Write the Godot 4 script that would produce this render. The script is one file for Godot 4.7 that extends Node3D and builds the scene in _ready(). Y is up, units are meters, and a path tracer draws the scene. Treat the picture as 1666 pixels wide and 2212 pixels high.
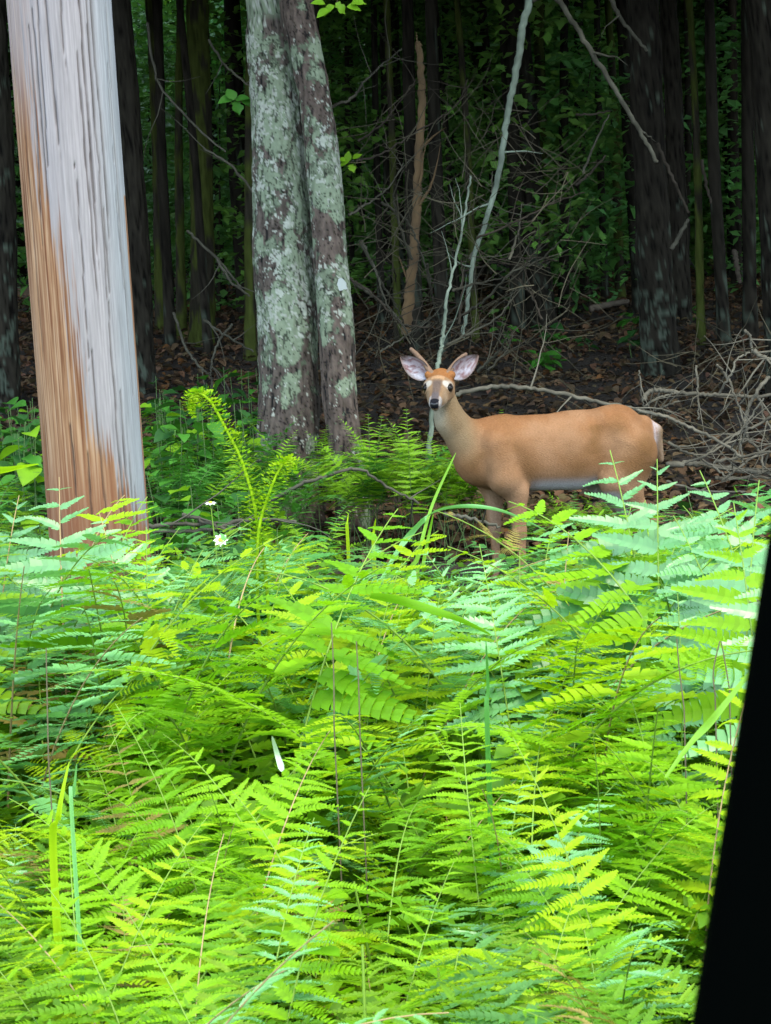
extends Node3D
# A young deer at the edge of a dark wood, seen over a bed of ferns from the window of a car.

const FOCAL := 4230.0            # focal length in pixels of a picture 1666 wide
var cam_basis := Basis(Vector3.RIGHT, deg_to_rad(-7.0)) * Basis(Vector3.BACK, deg_to_rad(-2.5))
var eye := Vector3(0, 1.6, 0)
var rng := RandomNumberGenerator.new()
var noise := FastNoiseLite.new()
var taken := {}
var mats := {}


# ------------------------------------------------------------------ mesh collector
class MB:
	var v := PackedVector3Array()
	var n := PackedVector3Array()
	var c := PackedColorArray()
	var t := PackedInt32Array()

	func vert(p: Vector3, nn: Vector3, col: Color) -> int:
		v.push_back(p)
		n.push_back(nn)
		c.push_back(col)
		return v.size() - 1

	func tri(a: int, b: int, d: int) -> void:
		t.push_back(a)
		t.push_back(b)
		t.push_back(d)

	func quad(a: int, b: int, d: int, e: int) -> void:
		tri(a, b, d)
		tri(a, d, e)

	func append(o: MB, xf: Transform3D, tint := Color.WHITE) -> void:
		var base := v.size()
		v.append_array(xf * o.v)
		n.append_array(Transform3D(xf.basis.inverse().transposed(), Vector3.ZERO) * o.n)
		if tint == Color.WHITE:
			c.append_array(o.c)
		else:
			for k in o.c:
				c.push_back(k * tint)
		for k in o.t:
			t.push_back(k + base)

	func commit() -> ArrayMesh:
		for k in n.size():
			n[k] = n[k].normalized()
		for k in range(0, t.size(), 3):
			var a := v[t[k]]
			var g := (v[t[k + 1]] - a).cross(v[t[k + 2]] - a)
			if g.dot(n[t[k]] + n[t[k + 1]] + n[t[k + 2]]) > 0.0:
				var s := t[k + 1]
				t[k + 1] = t[k + 2]
				t[k + 2] = s
		var arr := []
		arr.resize(Mesh.ARRAY_MAX)
		arr[Mesh.ARRAY_VERTEX] = v
		arr[Mesh.ARRAY_NORMAL] = n
		arr[Mesh.ARRAY_COLOR] = c
		arr[Mesh.ARRAY_INDEX] = t
		var m := ArrayMesh.new()
		m.add_surface_from_arrays(Mesh.PRIMITIVE_TRIANGLES, arr)
		return m


# ------------------------------------------------------------------ helpers
func at(x: float, y: float, depth: float) -> Vector3:
	return eye + cam_basis * Vector3((x - 833.0) / FOCAL, (1106.0 - y) / FOCAL, -1.0) * depth


func seen(p: Vector3) -> Vector3:      # x, y in the picture 1666 wide, depth
	var q := cam_basis.inverse() * (p - eye)
	var d := maxf(-q.z, 0.01)
	return Vector3(833.0 + q.x / d * FOCAL, 1106.0 - q.y / d * FOCAL, -q.z)


func ground(x: float, z: float) -> float:
	var d := -z
	var h := 0.0
	if d > 10.4:
		h = 1.12 * smoothstep(10.4, 21.5, d)
	if d > 20.0:
		h += (minf(d, 62.0) - 20.0) * 0.03
	if d > 62.0:
		h += (minf(d, 150.0) - 62.0) * 0.36
	return h + noise.get_noise_2d(x * 0.5, z * 0.5) * (0.05 if d < 10.0 else 0.12)


func on_ground(x: float, z: float) -> Vector3:
	return Vector3(x, ground(x, z), z)


func numbered(called: String) -> String:
	if not taken.has(called):
		taken[called] = 0
		return called
	taken[called] += 1
	return "%s_%03d" % [called, taken[called]]


func tag(o: Node, label: String, category: String, group := "", kind := "") -> Node:
	if label:
		o.set_meta("label", label)
	if category:
		o.set_meta("category", category)
	if group:
		o.set_meta("group", group)
	if kind:
		o.set_meta("kind", kind)
	return o


func thing(called: String, label: String, category: String, where := Vector3.ZERO, group := "") -> Node3D:
	var o := Node3D.new()
	o.name = numbered(called)
	o.position = where
	add_child(o)
	tag(o, label, category, group)
	return o


func part(called: String, mesh: Mesh, mat: Material, parent: Node, xf := Transform3D()) -> MeshInstance3D:
	var o := MeshInstance3D.new()
	o.name = numbered(called) if parent == self else called
	o.mesh = mesh
	o.material_override = mat
	o.transform = xf
	parent.add_child(o, true)
	return o


func swarm(called: String, mesh: Mesh, mat: Material, parent: Node, xfs: Array, cols: Array) -> MultiMeshInstance3D:
	var mm := MultiMesh.new()
	mm.transform_format = MultiMesh.TRANSFORM_3D
	mm.use_colors = true
	mm.mesh = mesh
	mm.instance_count = xfs.size()
	for k in xfs.size():
		mm.set_instance_transform(k, xfs[k])
		mm.set_instance_color(k, cols[k])
	var o := MultiMeshInstance3D.new()
	o.name = numbered(called) if parent == self else called
	o.multimesh = mm
	o.material_override = mat
	parent.add_child(o, true)
	o.set_meta("kind", "stuff")
	return o


func srgb(r: float, g: float, b: float) -> Color:     # a linear base colour as Godot's sRGB colour
	return Color(r, g, b).linear_to_srgb()


func material(called: String, r: float, g: float, b: float, rough := 0.9, through := 0.0, spec := 0.5) -> StandardMaterial3D:
	var m := StandardMaterial3D.new()
	m.resource_name = called
	m.albedo_color = srgb(r, g, b)
	m.vertex_color_use_as_albedo = true
	m.roughness = rough
	m.metallic_specular = spec
	if through > 0.0:
		m.cull_mode = BaseMaterial3D.CULL_DISABLED
		m.backlight_enabled = true
		m.backlight = srgb(through * 0.95, through, through * 0.55)
	mats[called] = m
	return m


func r(a: float, b: float) -> float:
	return rng.randf_range(a, b)


func smooth_points(pts: Array, per: int) -> Array:      # Catmull-Rom through points
	var out := []
	for k in pts.size() - 1:
		var p0: Vector3 = pts[maxi(k - 1, 0)]
		var p1: Vector3 = pts[k]
		var p2: Vector3 = pts[k + 1]
		var p3: Vector3 = pts[mini(k + 2, pts.size() - 1)]
		for j in per:
			out.append(p1.cubic_interpolate(p2, p0, p3, float(j) / per))
	out.append(pts[-1])
	return out


func tube(mb: MB, pts: Array, r0: float, r1: float, sides: int, col: Color, bump := 0.0) -> void:
	var nrm := Vector3.ZERO
	var first := mb.v.size()
	for k in pts.size():
		var tan3: Vector3 = (pts[mini(k + 1, pts.size() - 1)] - pts[maxi(k - 1, 0)]).normalized()
		if k == 0:
			nrm = tan3.cross(Vector3.RIGHT if absf(tan3.x) < 0.8 else Vector3.UP).normalized()
		nrm = (nrm - tan3 * nrm.dot(tan3)).normalized()
		var bin := tan3.cross(nrm)
		var f := float(k) / (pts.size() - 1)
		var rad := lerpf(r0, r1, f)
		for j in sides:
			var a := TAU * j / sides
			var d := nrm * cos(a) + bin * sin(a)
			var rr := rad * (1.0 + bump * rng.randf_range(-1, 1))
			var sh := rng.randf_range(0.8, 1.15)
			mb.vert(pts[k] + d * rr, d, Color(col.r * sh, col.g * sh, col.b * sh))
	for k in pts.size() - 1:
		for j in sides:
			var a := first + k * sides + j
			var b := first + k * sides + (j + 1) % sides
			mb.quad(a, b, b + sides, a + sides)
	for e in [0, pts.size() - 1]:
		var tip := mb.vert(pts[e], (pts[e] - pts[1 if e == 0 else e - 1]).normalized(), col)
		for j in sides:
			mb.tri(tip, first + e * sides + j, first + e * sides + (j + 1) % sides)


func mound(p: float, a: float, b: float) -> float:
	return smoothstep(0.0, a, p) * (1.0 - smoothstep(b, 1.0, p))


# ------------------------------------------------------------------ leaves and ferns
func pinna(lobes: int, width: float, droop: float, lobe_len: float, base_cut: float) -> MB:
	# one leaflet of a fern: length 1 along +x, its upper side up, cut into lobes along both edges
	var m := MB.new()
	var sway := r(-0.16, 0.16)
	for k in lobes:
		var u := (k + 0.5) / lobes
		var w := width * pow(1.0 - u * 0.97, 0.62) * minf(1.0, 0.55 + u * base_cut)
		var c := Vector3(u, -droop * u * u, sway * u * u)
		var hw := 0.5 / lobes * 1.14
		for s in [-1.0, 1.0]:
			var a := deg_to_rad(68.0 + r(-6, 6))
			var d := Vector3(cos(a), r(-0.16, 0.12), s * sin(a))
			var ww := w * r(0.88, 1.1)
			var lift := Vector3(0, 0.14 * ww, 0)
			var b0 := c - Vector3(hw, 0, 0)
			var b1 := c + Vector3(hw, 0, 0)
			var m0 := b0 + d * ww * lobe_len + lift
			var m1 := b1 + d * ww * lobe_len * 0.92 + lift - Vector3(hw * 0.35, 0, 0)
			var tip := c + d * ww + Vector3(hw * 0.5, 0, 0) + lift * 0.4
			var nn: Vector3 = (m1 - b0).cross(m0 - b1) * s
			nn = nn.normalized() if nn.y > 0.0 else -nn.normalized()
			var sh := r(0.78, 1.0)
			var col := Color(sh, sh, sh)
			var tipc := Color(minf(sh * 1.06, 1.0), sh, sh * 0.9)
			var i0 := m.vert(b0, Vector3(nn.x, nn.y, nn.z * 0.5), col * 0.9)
			var i1 := m.vert(b1, Vector3(nn.x, nn.y, nn.z * 0.5), col * 0.9)
			var j0 := m.vert(m0, nn, col)
			var j1 := m.vert(m1, nn, col)
			var jt := m.vert(tip, nn, tipc)
			m.tri(i0, i1, j1)
			m.tri(i0, j1, j0)
			m.tri(j0, j1, jt)
	return m


func rachis(length: float, lean0: float, lean1: float, power: float, steps := 24) -> Array:
	# points and tilts of a stalk that starts upright and arches towards +x
	var pts := [Vector3.ZERO]
	var tilts := [lean0]
	var p := Vector3.ZERO
	for k in steps:
		var a := lerpf(lean0, lean1, pow((k + 1.0) / steps, power))
		p += Vector3(sin(a), cos(a), 0) * length / steps
		pts.append(p)
		tilts.append(a)
	return [pts, tilts]


func frond_plan(pairs: int, length: float, reach: float, lean0: float, lean1: float, bare: float, level: float, shape := 0) -> Dictionary:
	# stalk points and the place of every leaflet
	var ra := rachis(length, lean0, lean1, 1.6, 30)
	var pts: Array = ra[0]
	var tilts: Array = ra[1]
	var places := []
	for k in pairs:
		var u := pow((k + 0.3) / pairs, 0.94)
		var s := (bare + (1.0 - bare) * u) * 30.0
		var i := mini(int(s), 29)
		var p: Vector3 = pts[i].lerp(pts[i + 1], s - i)
		var a: float = tilts[i]
		var along := Vector3(sin(a), cos(a), 0)
		var face := Vector3(-cos(a), sin(a), 0)
		var w := reach * (minf(1.0, 0.62 + u * 2.6) * pow(1.0 - u, 0.72) + 0.03)
		if shape == 1:
			w = reach * (pow(1.0 - u, 0.9) + 0.03)
		for sgn in [-1.0, 1.0]:
			var th := deg_to_rad(lerpf(84.0, 54.0, u) + r(-11, 11))
			var x := (Vector3(0, 0, sgn) * sin(th) + along * cos(th)).normalized()
			x = (x + Vector3(0, r(-0.30, 0.14), 0) + face * r(-0.15, 0.22)).normalized()
			var y := face.lerp(Vector3.UP, level)
			y = (y + Vector3(r(-0.38, 0.38), 0, r(-0.38, 0.38)))
			y = (y - x * y.dot(x)).normalized()
			var size := w * r(0.78, 1.12)
			var luck := rng.randf()
			if luck < 0.04:
				continue
			if luck < 0.10:
				size *= r(0.45, 0.7)
			places.append(Transform3D(Basis(x, y, x.cross(y)).scaled_local(Vector3.ONE * size), p + along * r(-0.25, 0.25) * length / pairs * 0.3))
	return {"pts": pts, "places": places}


func stalk_mesh(pts: Array, r0: float, r1: float, col: Color) -> ArrayMesh:
	var m := MB.new()
	tube(m, pts, r0, r1, 5, col)
	return m.commit()


func leaf_shape(len3: float, wid: float, fold: float, curl: float, kind := 0) -> MB:
	# a broad leaf along +x: oval, or with three points
	var m := MB.new()
	var steps := 6
	var mid := []
	var rims := [[], []]
	for k in steps + 1:
		var u := float(k) / steps
		var w := wid * pow(sin(PI * pow(u, 0.8)), 0.9) * (1.0 if kind == 0 else (1.0 + 0.35 * sin(u * 13.0)))
		if k == steps:
			w = 0.002
		var c := Vector3(u * len3, -curl * u * u * len3, 0)
		var sh := r(0.85, 1.0)
		mid.append(m.vert(c, Vector3(curl * u * 2.0, 1, 0), Color(sh, sh, sh * 0.9)))
		for s in 2:
			var sg := -1.0 if s == 0 else 1.0
			rims[s].append(m.vert(c + Vector3(-0.04 * len3 * u, fold * w, sg * w), Vector3(curl * u * 2.0, 1, -sg * fold), Color(sh * 0.9, sh * 0.9, sh * 0.85)))
	for k in steps:
		for s in 2:
			m.quad(mid[k], mid[k + 1], rims[s][k + 1], rims[s][k])
	return m


func ribbon(pts: Array, width: float, fold: float, col: Color, side := Vector3.ZERO) -> MB:
	# a blade of grass: two strips that meet in a keel and end in a point
	var m := MB.new()
	var rows := []
	for k in pts.size():
		var f := float(k) / (pts.size() - 1)
		var tan3: Vector3 = (pts[mini(k + 1, pts.size() - 1)] - pts[maxi(k - 1, 0)]).normalized()
		var lat := side if side != Vector3.ZERO else tan3.cross(Vector3(0.15, 0.3, 1)).normalized()
		lat = (lat - tan3 * lat.dot(tan3)).normalized()
		var up := lat.cross(tan3)
		var w := width * 0.5 * minf(1.0, 0.5 + f * 3.0) * pow(1.0 - f, 0.6) + 0.0005
		rows.append([m.vert(pts[k] - lat * w + up * w * fold, up + lat * fold, col), m.vert(pts[k], up, col * 0.9), m.vert(pts[k] + lat * w + up * w * fold, up - lat * fold, col)])
	for k in rows.size() - 1:
		m.quad(rows[k][0], rows[k][1], rows[k + 1][1], rows[k + 1][0])
		m.quad(rows[k][1], rows[k][2], rows[k + 1][2], rows[k + 1][1])
	return m


# ------------------------------------------------------------------ smooth bodies from joined round bones
func body_mesh(mb: MB, bones: Array, cell: float, paint: Callable, xf := Transform3D()) -> void:
	# bone: [a, b, radius a, radius b, blend, squash across z]
	var lo := Vector3.ONE * 1e6
	var hi := -lo
	for q in bones:
		var rad: float = maxf(q[2], q[3]) + cell * 3.0
		for e in 2:
			lo = lo.min(q[e] - Vector3.ONE * rad)
			hi = hi.max(q[e] + Vector3.ONE * rad)
	var nx := int((hi.x - lo.x) / cell) + 2
	var ny := int((hi.y - lo.y) / cell) + 2
	var nz := int((hi.z - lo.z) / cell) + 2
	var f := PackedFloat32Array()
	f.resize(nx * ny * nz)
	f.fill(1000.0)
	for q in bones:
		var a: Vector3 = q[0]
		var b: Vector3 = q[1]
		var ra: float = q[2]
		var rb: float = q[3]
		var kk: float = q[4]
		var zs: float = q[5]
		var reach := maxf(ra, rb) + kk + cell * 2.0
		var l := (a.min(b) - Vector3.ONE * reach - lo) / cell
		var h := (a.max(b) + Vector3.ONE * reach - lo) / cell
		var az := Vector3(a.x, a.y, a.z / zs)
		var ba := Vector3(b.x, b.y, b.z / zs) - az
		var inv := 1.0 / maxf(ba.length_squared(), 1e-9)
		for x in range(maxi(int(l.x), 0), mini(int(h.x) + 1, nx)):
			for y in range(maxi(int(l.y), 0), mini(int(h.y) + 1, ny)):
				var o := (x * ny + y) * nz
				for z in range(maxi(int(l.z), 0), mini(int(h.z) + 1, nz)):
					var p := Vector3(lo.x + x * cell, lo.y + y * cell, (lo.z + z * cell) / zs) - az
					var t := clampf(p.dot(ba) * inv, 0.0, 1.0)
					var d := (p - ba * t).length() - ra - (rb - ra) * t
					var e := f[o + z]
					if e < 900.0:
						var g := maxf(kk - absf(d - e), 0.0) / kk
						f[o + z] = minf(d, e) - g * g * kk * 0.25
					else:
						f[o + z] = d
	var at_cell := {}
	var step := [ny * nz, nz, 1]
	var offs := PackedInt32Array()
	for k in 8:
		offs.push_back((k & 1) * step[0] + ((k >> 1) & 1) * step[1] + ((k >> 2) & 1))
	var edges := [[0, 1], [2, 3], [4, 5], [6, 7], [0, 2], [1, 3], [4, 6], [5, 7], [0, 4], [1, 5], [2, 6], [3, 7]]
	for x in nx - 1:
		for y in ny - 1:
			var o := (x * ny + y) * nz
			for z in nz - 1:
				var i := o + z
				if absf(f[i]) > cell * 3.0:
					continue
				var mask := 0
				for k in 8:
					if f[i + offs[k]] < 0.0:
						mask |= 1 << k
				if mask == 0 or mask == 255:
					continue
				var sum := Vector3.ZERO
				var cnt := 0
				for e in edges:
					var fa := f[i + offs[e[0]]]
					var fb := f[i + offs[e[1]]]
					if (fa < 0.0) != (fb < 0.0):
						var w := fa / (fa - fb)
						var pa := Vector3(e[0] & 1, (e[0] >> 1) & 1, (e[0] >> 2) & 1)
						var pb := Vector3(e[1] & 1, (e[1] >> 1) & 1, (e[1] >> 2) & 1)
						sum += pa.lerp(pb, w)
						cnt += 1
				var p := lo + (Vector3(x, y, z) + sum / cnt) * cell
				var g := Vector3(f[i + offs[1]] - f[i] + f[i + offs[7]] - f[i + offs[6]], f[i + offs[2]] - f[i] + f[i + offs[7]] - f[i + offs[5]], f[i + offs[4]] - f[i] + f[i + offs[7]] - f[i + offs[3]]).normalized()
				at_cell[i] = mb.vert(xf * p, xf.basis * g, paint.call(p, g))
	for i in at_cell:
		for ax in 3:
			var s: int = step[ax]
			var s1: int = step[(ax + 1) % 3]
			var s2: int = step[(ax + 2) % 3]
			if (f[i] < 0.0) != (f[i + s] < 0.0) and at_cell.has(i - s1) and at_cell.has(i - s2) and at_cell.has(i - s1 - s2):
				mb.quad(at_cell[i], at_cell[i - s1], at_cell[i - s1 - s2], at_cell[i - s2])


# ------------------------------------------------------------------ trees
var cells := FastNoiseLite.new()
var grain := FastNoiseLite.new()
var rounds := FastNoiseLite.new()
var cluster_fine: Array = []
var cluster_coarse: Array = []


func trunk_mesh(pts: Array, r0: float, r1: float, sides: int, furrow: float, paint: Callable, flare := 0.35) -> ArrayMesh:
	var m := MB.new()
	var length := 0.0
	for k in pts.size() - 1:
		length += pts[k].distance_to(pts[k + 1])
	var run := 0.0
	for k in pts.size():
		if k:
			run += pts[k].distance_to(pts[k - 1])
		var tan3: Vector3 = (pts[mini(k + 1, pts.size() - 1)] - pts[maxi(k - 1, 0)]).normalized()
		var lat := Vector3.RIGHT
		lat = (lat - tan3 * lat.dot(tan3)).normalized()
		var fwd := lat.cross(tan3)
		var rad := lerpf(r0, r1, run / length) * (1.0 + flare * exp(-run * 4.5))
		for j in sides:
			var a := TAU * j / sides
			var d := lat * cos(a) + fwd * sin(a)
			var p: Vector3 = pts[k] + d * rad
			var b := grain.get_noise_3d(p.x, p.y * 0.22, p.z)
			var wide := noise.get_noise_3d(p.x * 2.2, p.y * 0.9, p.z * 2.2)
			p += d * (furrow * b + rad * 0.16 * wide)
			m.vert(p, d, paint.call(p, a, b))
	for k in pts.size() - 1:
		for j in sides:
			var a := k * sides + j
			var b := k * sides + (j + 1) % sides
			m.quad(a, b, b + sides, a + sides)
	# slopes of the bark for the shading
	var acc := PackedVector3Array()
	acc.resize(m.v.size())
	for k in range(0, m.t.size(), 3):
		var g := (m.v[m.t[k + 1]] - m.v[m.t[k]]).cross(m.v[m.t[k + 2]] - m.v[m.t[k]])
		if g.dot(m.n[m.t[k]]) < 0.0:
			g = -g
		for e in 3:
			acc[m.t[k + e]] += g
	m.n = acc
	return m.commit()


func bark_dark(p: Vector3, _a: float, b: float) -> Color:
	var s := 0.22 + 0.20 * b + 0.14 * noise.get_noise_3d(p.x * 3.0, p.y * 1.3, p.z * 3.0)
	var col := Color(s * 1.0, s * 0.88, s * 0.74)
	var v := cells.get_noise_3d(p.x * 1.3, p.y * 1.0, p.z * 1.3)
	var rd := rounds.get_noise_3d(p.x * 1.3, p.y * 1.0, p.z * 1.3) + 1.0
	if rd < 0.62 * clampf(v + 0.55 * smoothstep(2.6, 0.9, p.y) - 0.1 + 0.9 * noise.get_noise_3d(p.x * 1.3, p.y * 0.8, p.z * 1.3), 0.0, 1.0):
		col = Color(0.80, 1.0, 0.84) * (0.75 + 0.5 * b)
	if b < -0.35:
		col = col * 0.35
	return col.clamp(Color(0.03, 0.03, 0.03), Color.WHITE)


func bark_mossy(p: Vector3, _a: float, b: float) -> Color:
	var s := 0.34 + 0.25 * b
	var col := Color(s, s * 0.9, s * 0.7)
	if noise.get_noise_3d(p.x * 4.0, p.y * 1.6, p.z * 4.0) > -0.12:
		col = Color(0.62, 0.80, 0.20) * (0.9 + 0.6 * b)
	return col.clamp(Color(0.03, 0.03, 0.03), Color.WHITE)


func bark_lichen(p: Vector3, _a: float, b: float, cover0: float, red: float) -> Color:
	# dark or red-brown bark under round patches of pale and green-grey lichen
	var q := p + Vector3(grain.get_noise_3d(p.x * 0.6, p.y * 0.6, p.z * 0.6 + 9.0), grain.get_noise_3d(p.x * 0.6 + 5.0, p.y * 0.6, p.z * 0.6), grain.get_noise_3d(p.x * 0.6 + 7.0, p.y * 0.6, p.z * 0.6)) * 0.014
	var fine := grain.get_noise_3d(q.x * 1.6, q.y * 1.2, q.z * 1.6)
	var broad := noise.get_noise_3d(p.x * 1.6 + 3.0, p.y * 1.5, p.z * 1.6)
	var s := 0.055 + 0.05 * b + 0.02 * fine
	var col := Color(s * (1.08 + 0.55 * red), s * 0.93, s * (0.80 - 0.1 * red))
	var cover := cover0 + broad * 0.55 - 0.26 * smoothstep(1.75, 0.8, p.y)
	# wide green-grey crust
	var v0 := cells.get_noise_3d(q.x * 0.55, q.y * 0.42, q.z * 0.55)
	var r0 := rounds.get_noise_3d(q.x * 0.55, q.y * 0.42, q.z * 0.55) + 1.0
	if r0 < 0.30 + 0.55 * (v0 * 0.5 + cover):
		col = Color(0.125, 0.152, 0.105) * (1.0 + 0.35 * fine + 0.35 * v0)
		if r0 > 0.26 + 0.5 * (v0 * 0.5 + cover):
			col = col * 0.55
	# pale rosettes of two sizes
	var v1 := cells.get_noise_3d(q.x * 1.1 + 4.0, q.y * 0.9, q.z * 1.1)
	var r1 := rounds.get_noise_3d(q.x * 1.1 + 4.0, q.y * 0.9, q.z * 1.1) + 1.0
	if r1 < 0.42 * clampf(v1 + cover * 1.3 - 0.1, 0.0, 1.4):
		col = Color(0.235, 0.262, 0.21).lerp(Color(0.30, 0.315, 0.28), clampf(v1, 0, 1)) * (0.9 + 0.35 * fine)
	var v2 := cells.get_noise_3d(q.x * 2.4 + 8.0, q.y * 1.9, q.z * 2.4)
	var r2 := rounds.get_noise_3d(q.x * 2.4 + 8.0, q.y * 1.9, q.z * 2.4) + 1.0
	if r2 < 0.50 * clampf(v2 * 0.9 + cover * 0.9 + 0.12, 0.0, 1.2):
		col = Color(0.27, 0.285, 0.245) * (0.85 + 0.3 * fine)
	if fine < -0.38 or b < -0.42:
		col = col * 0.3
	return col.clamp(Color(0.008, 0.008, 0.008), Color.WHITE)


func leaf_cluster(leaves: int, spread: float, size: float, flat: float) -> ArrayMesh:
	var m := MB.new()
	for k in leaves:
		var c := Vector3(r(-1, 1), r(-1, 1) * flat, r(-1, 1)) * spread
		var one := leaf_small(size * r(0.7, 1.25))
		m.append(one, Transform3D(Basis.from_euler(Vector3(r(-0.6, 0.6), r(0, TAU), r(-0.7, 0.35))), c))
	return m.commit()


func leaf_small(s: float) -> MB:
	var m := MB.new()
	var sh := r(0.6, 1.0)
	var col := Color(sh, sh, sh)
	var a := m.vert(Vector3(0, 0, 0), Vector3.UP, col)
	var b := m.vert(Vector3(s * 0.45, s * 0.06, s * 0.3), Vector3(0, 1, -0.3), col)
	var d := m.vert(Vector3(s, -s * 0.1, 0), Vector3.UP, col)
	var e := m.vert(Vector3(s * 0.45, s * 0.06, -s * 0.3), Vector3(0, 1, 0.3), col)
	m.quad(a, b, d, e)
	return m


func crown(root: Node3D, base: Vector3, lean: Vector3, low: float, high: float, wide: float, count: int, coarse: bool, tone: Color) -> void:
	var xfs := []
	var cols := []
	for k in count:
		var u := rng.randf()
		var h := lerpf(low, high, u)
		var reach := wide * (0.35 + 0.65 * sin(PI * clampf(u * 0.85 + 0.12, 0, 1))) * sqrt(rng.randf())
		var a := r(0, TAU)
		var p := base + lean * h + Vector3(cos(a) * reach, h + r(-0.3, 0.3), sin(a) * reach)
		xfs.append(Transform3D(Basis.from_euler(Vector3(r(-0.35, 0.35), r(0, TAU), r(-0.35, 0.35))).scaled_local(Vector3.ONE * r(0.7, 1.3)), p - root.position))
		var s := r(0.7, 1.0)
		cols.append(Color(tone.r * s * r(0.85, 1.0), tone.g * s, tone.b * s * r(0.7, 1.0)))
	var pool := cluster_coarse if coarse else cluster_fine
	swarm("crown", pool[rng.randi() % pool.size()], mats.crown_leaf if coarse else mats.sapling_leaf, root, xfs, cols)


func tree(called: String, label: String, group: String, base: Vector3, top: Vector3, r0: float, height: float, sides: int, rings: int, furrow: float, mat: Material, paint: Callable, leafy := true, low := 4.1) -> Node3D:
	var foot := on_ground(base.x, base.z)
	var lean := (top - base) / maxf(top.y - base.y, 0.1)
	foot = base - lean * (base.y - foot.y)
	foot.y = ground(foot.x, foot.z) - 0.15
	lean.y = 0.0
	var root := thing(called, label, "tree", foot, group)
	var pts := []
	var bend := Vector3(r(-0.5, 0.5), 0, r(-0.5, 0.5)) * 0.06
	for k in rings:
		var u := float(k) / (rings - 1)
		var y := height * pow(u, 1.5)
		pts.append(foot + lean * y + Vector3(0, y, 0) + bend * sin(y * 0.9) * minf(1.0, y * 0.5))
	var tm := trunk_mesh(pts, r0, r0 * 0.35, sides, furrow, paint)
	part("trunk", tm, mat, root, Transform3D(Basis(), -foot))
	if leafy:
		crown(root, foot, lean, low, height + 1.0, r(2.6, 3.4), 245, true, Color(r(0.5, 0.8), r(0.7, 0.95), r(0.4, 0.7)))
	return root


# ------------------------------------------------------------------ build
func _ready() -> void:
	rng.seed = 20240611
	noise.seed = 7
	noise.frequency = 1.0
	grain.seed = 3
	grain.frequency = 24.0
	grain.noise_type = FastNoiseLite.TYPE_SIMPLEX
	cells.seed = 11
	cells.noise_type = FastNoiseLite.TYPE_CELLULAR
	cells.frequency = 13.0
	cells.cellular_jitter = 1.0
	cells.cellular_return_type = FastNoiseLite.RETURN_CELL_VALUE
	rounds.seed = 11
	rounds.noise_type = FastNoiseLite.TYPE_CELLULAR
	rounds.frequency = 13.0
	rounds.cellular_jitter = 1.0
	rounds.cellular_return_type = FastNoiseLite.RETURN_DISTANCE

	var cam := Camera3D.new()
	cam.name = "camera"
	cam.position = eye
	cam.basis = cam_basis
	cam.near = 0.05
	cam.far = 600.0
	var lens := CameraAttributesPhysical.new()
	lens.frustum_focal_length = 45.9
	lens.frustum_near = 0.05
	lens.frustum_far = 600.0
	lens.frustum_focus_distance = 7.0
	lens.exposure_aperture = 20.0
	cam.attributes = lens
	cam.fov = 29.3
	add_child(cam)
	cam.current = true

	var env := Environment.new()
	env.background_mode = Environment.BG_SKY
	var sky_mat := ProceduralSkyMaterial.new()
	sky_mat.sky_top_color = Color(0.80, 0.89, 0.98)
	sky_mat.sky_horizon_color = Color(0.86, 0.91, 0.95)
	sky_mat.sky_curve = 0.2
	sky_mat.sky_energy_multiplier = 1.3
	sky_mat.ground_bottom_color = Color(0.16, 0.17, 0.13)
	sky_mat.ground_horizon_color = Color(0.35, 0.38, 0.33)
	var sky := Sky.new()
	sky.sky_material = sky_mat
	env.sky = sky
	env.tonemap_mode = Environment.TONE_MAPPER_LINEAR
	env.tonemap_exposure = 2.9
	env.sdfgi_enabled = true
	env.ssao_enabled = true
	env.ssil_enabled = true
	var world := WorldEnvironment.new()
	world.name = "environment"
	world.environment = env
	add_child(world)

	var sun := DirectionalLight3D.new()
	sun.name = "sun"
	sun.light_energy = 0.5
	sun.light_color = Color(1.0, 0.96, 0.88)
	sun.light_angular_distance = 20.0
	sun.shadow_enabled = true
	sun.basis = Basis(Vector3.UP, deg_to_rad(28.0)) * Basis(Vector3.RIGHT, deg_to_rad(-56.0))
	add_child(sun)

	make_materials()
	make_ground()
	make_forest()
	make_pole()
	make_brush()
	make_deer()
	make_undergrowth()
	make_ferns()
	make_foreground_plants()
	make_car_frame()


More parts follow.
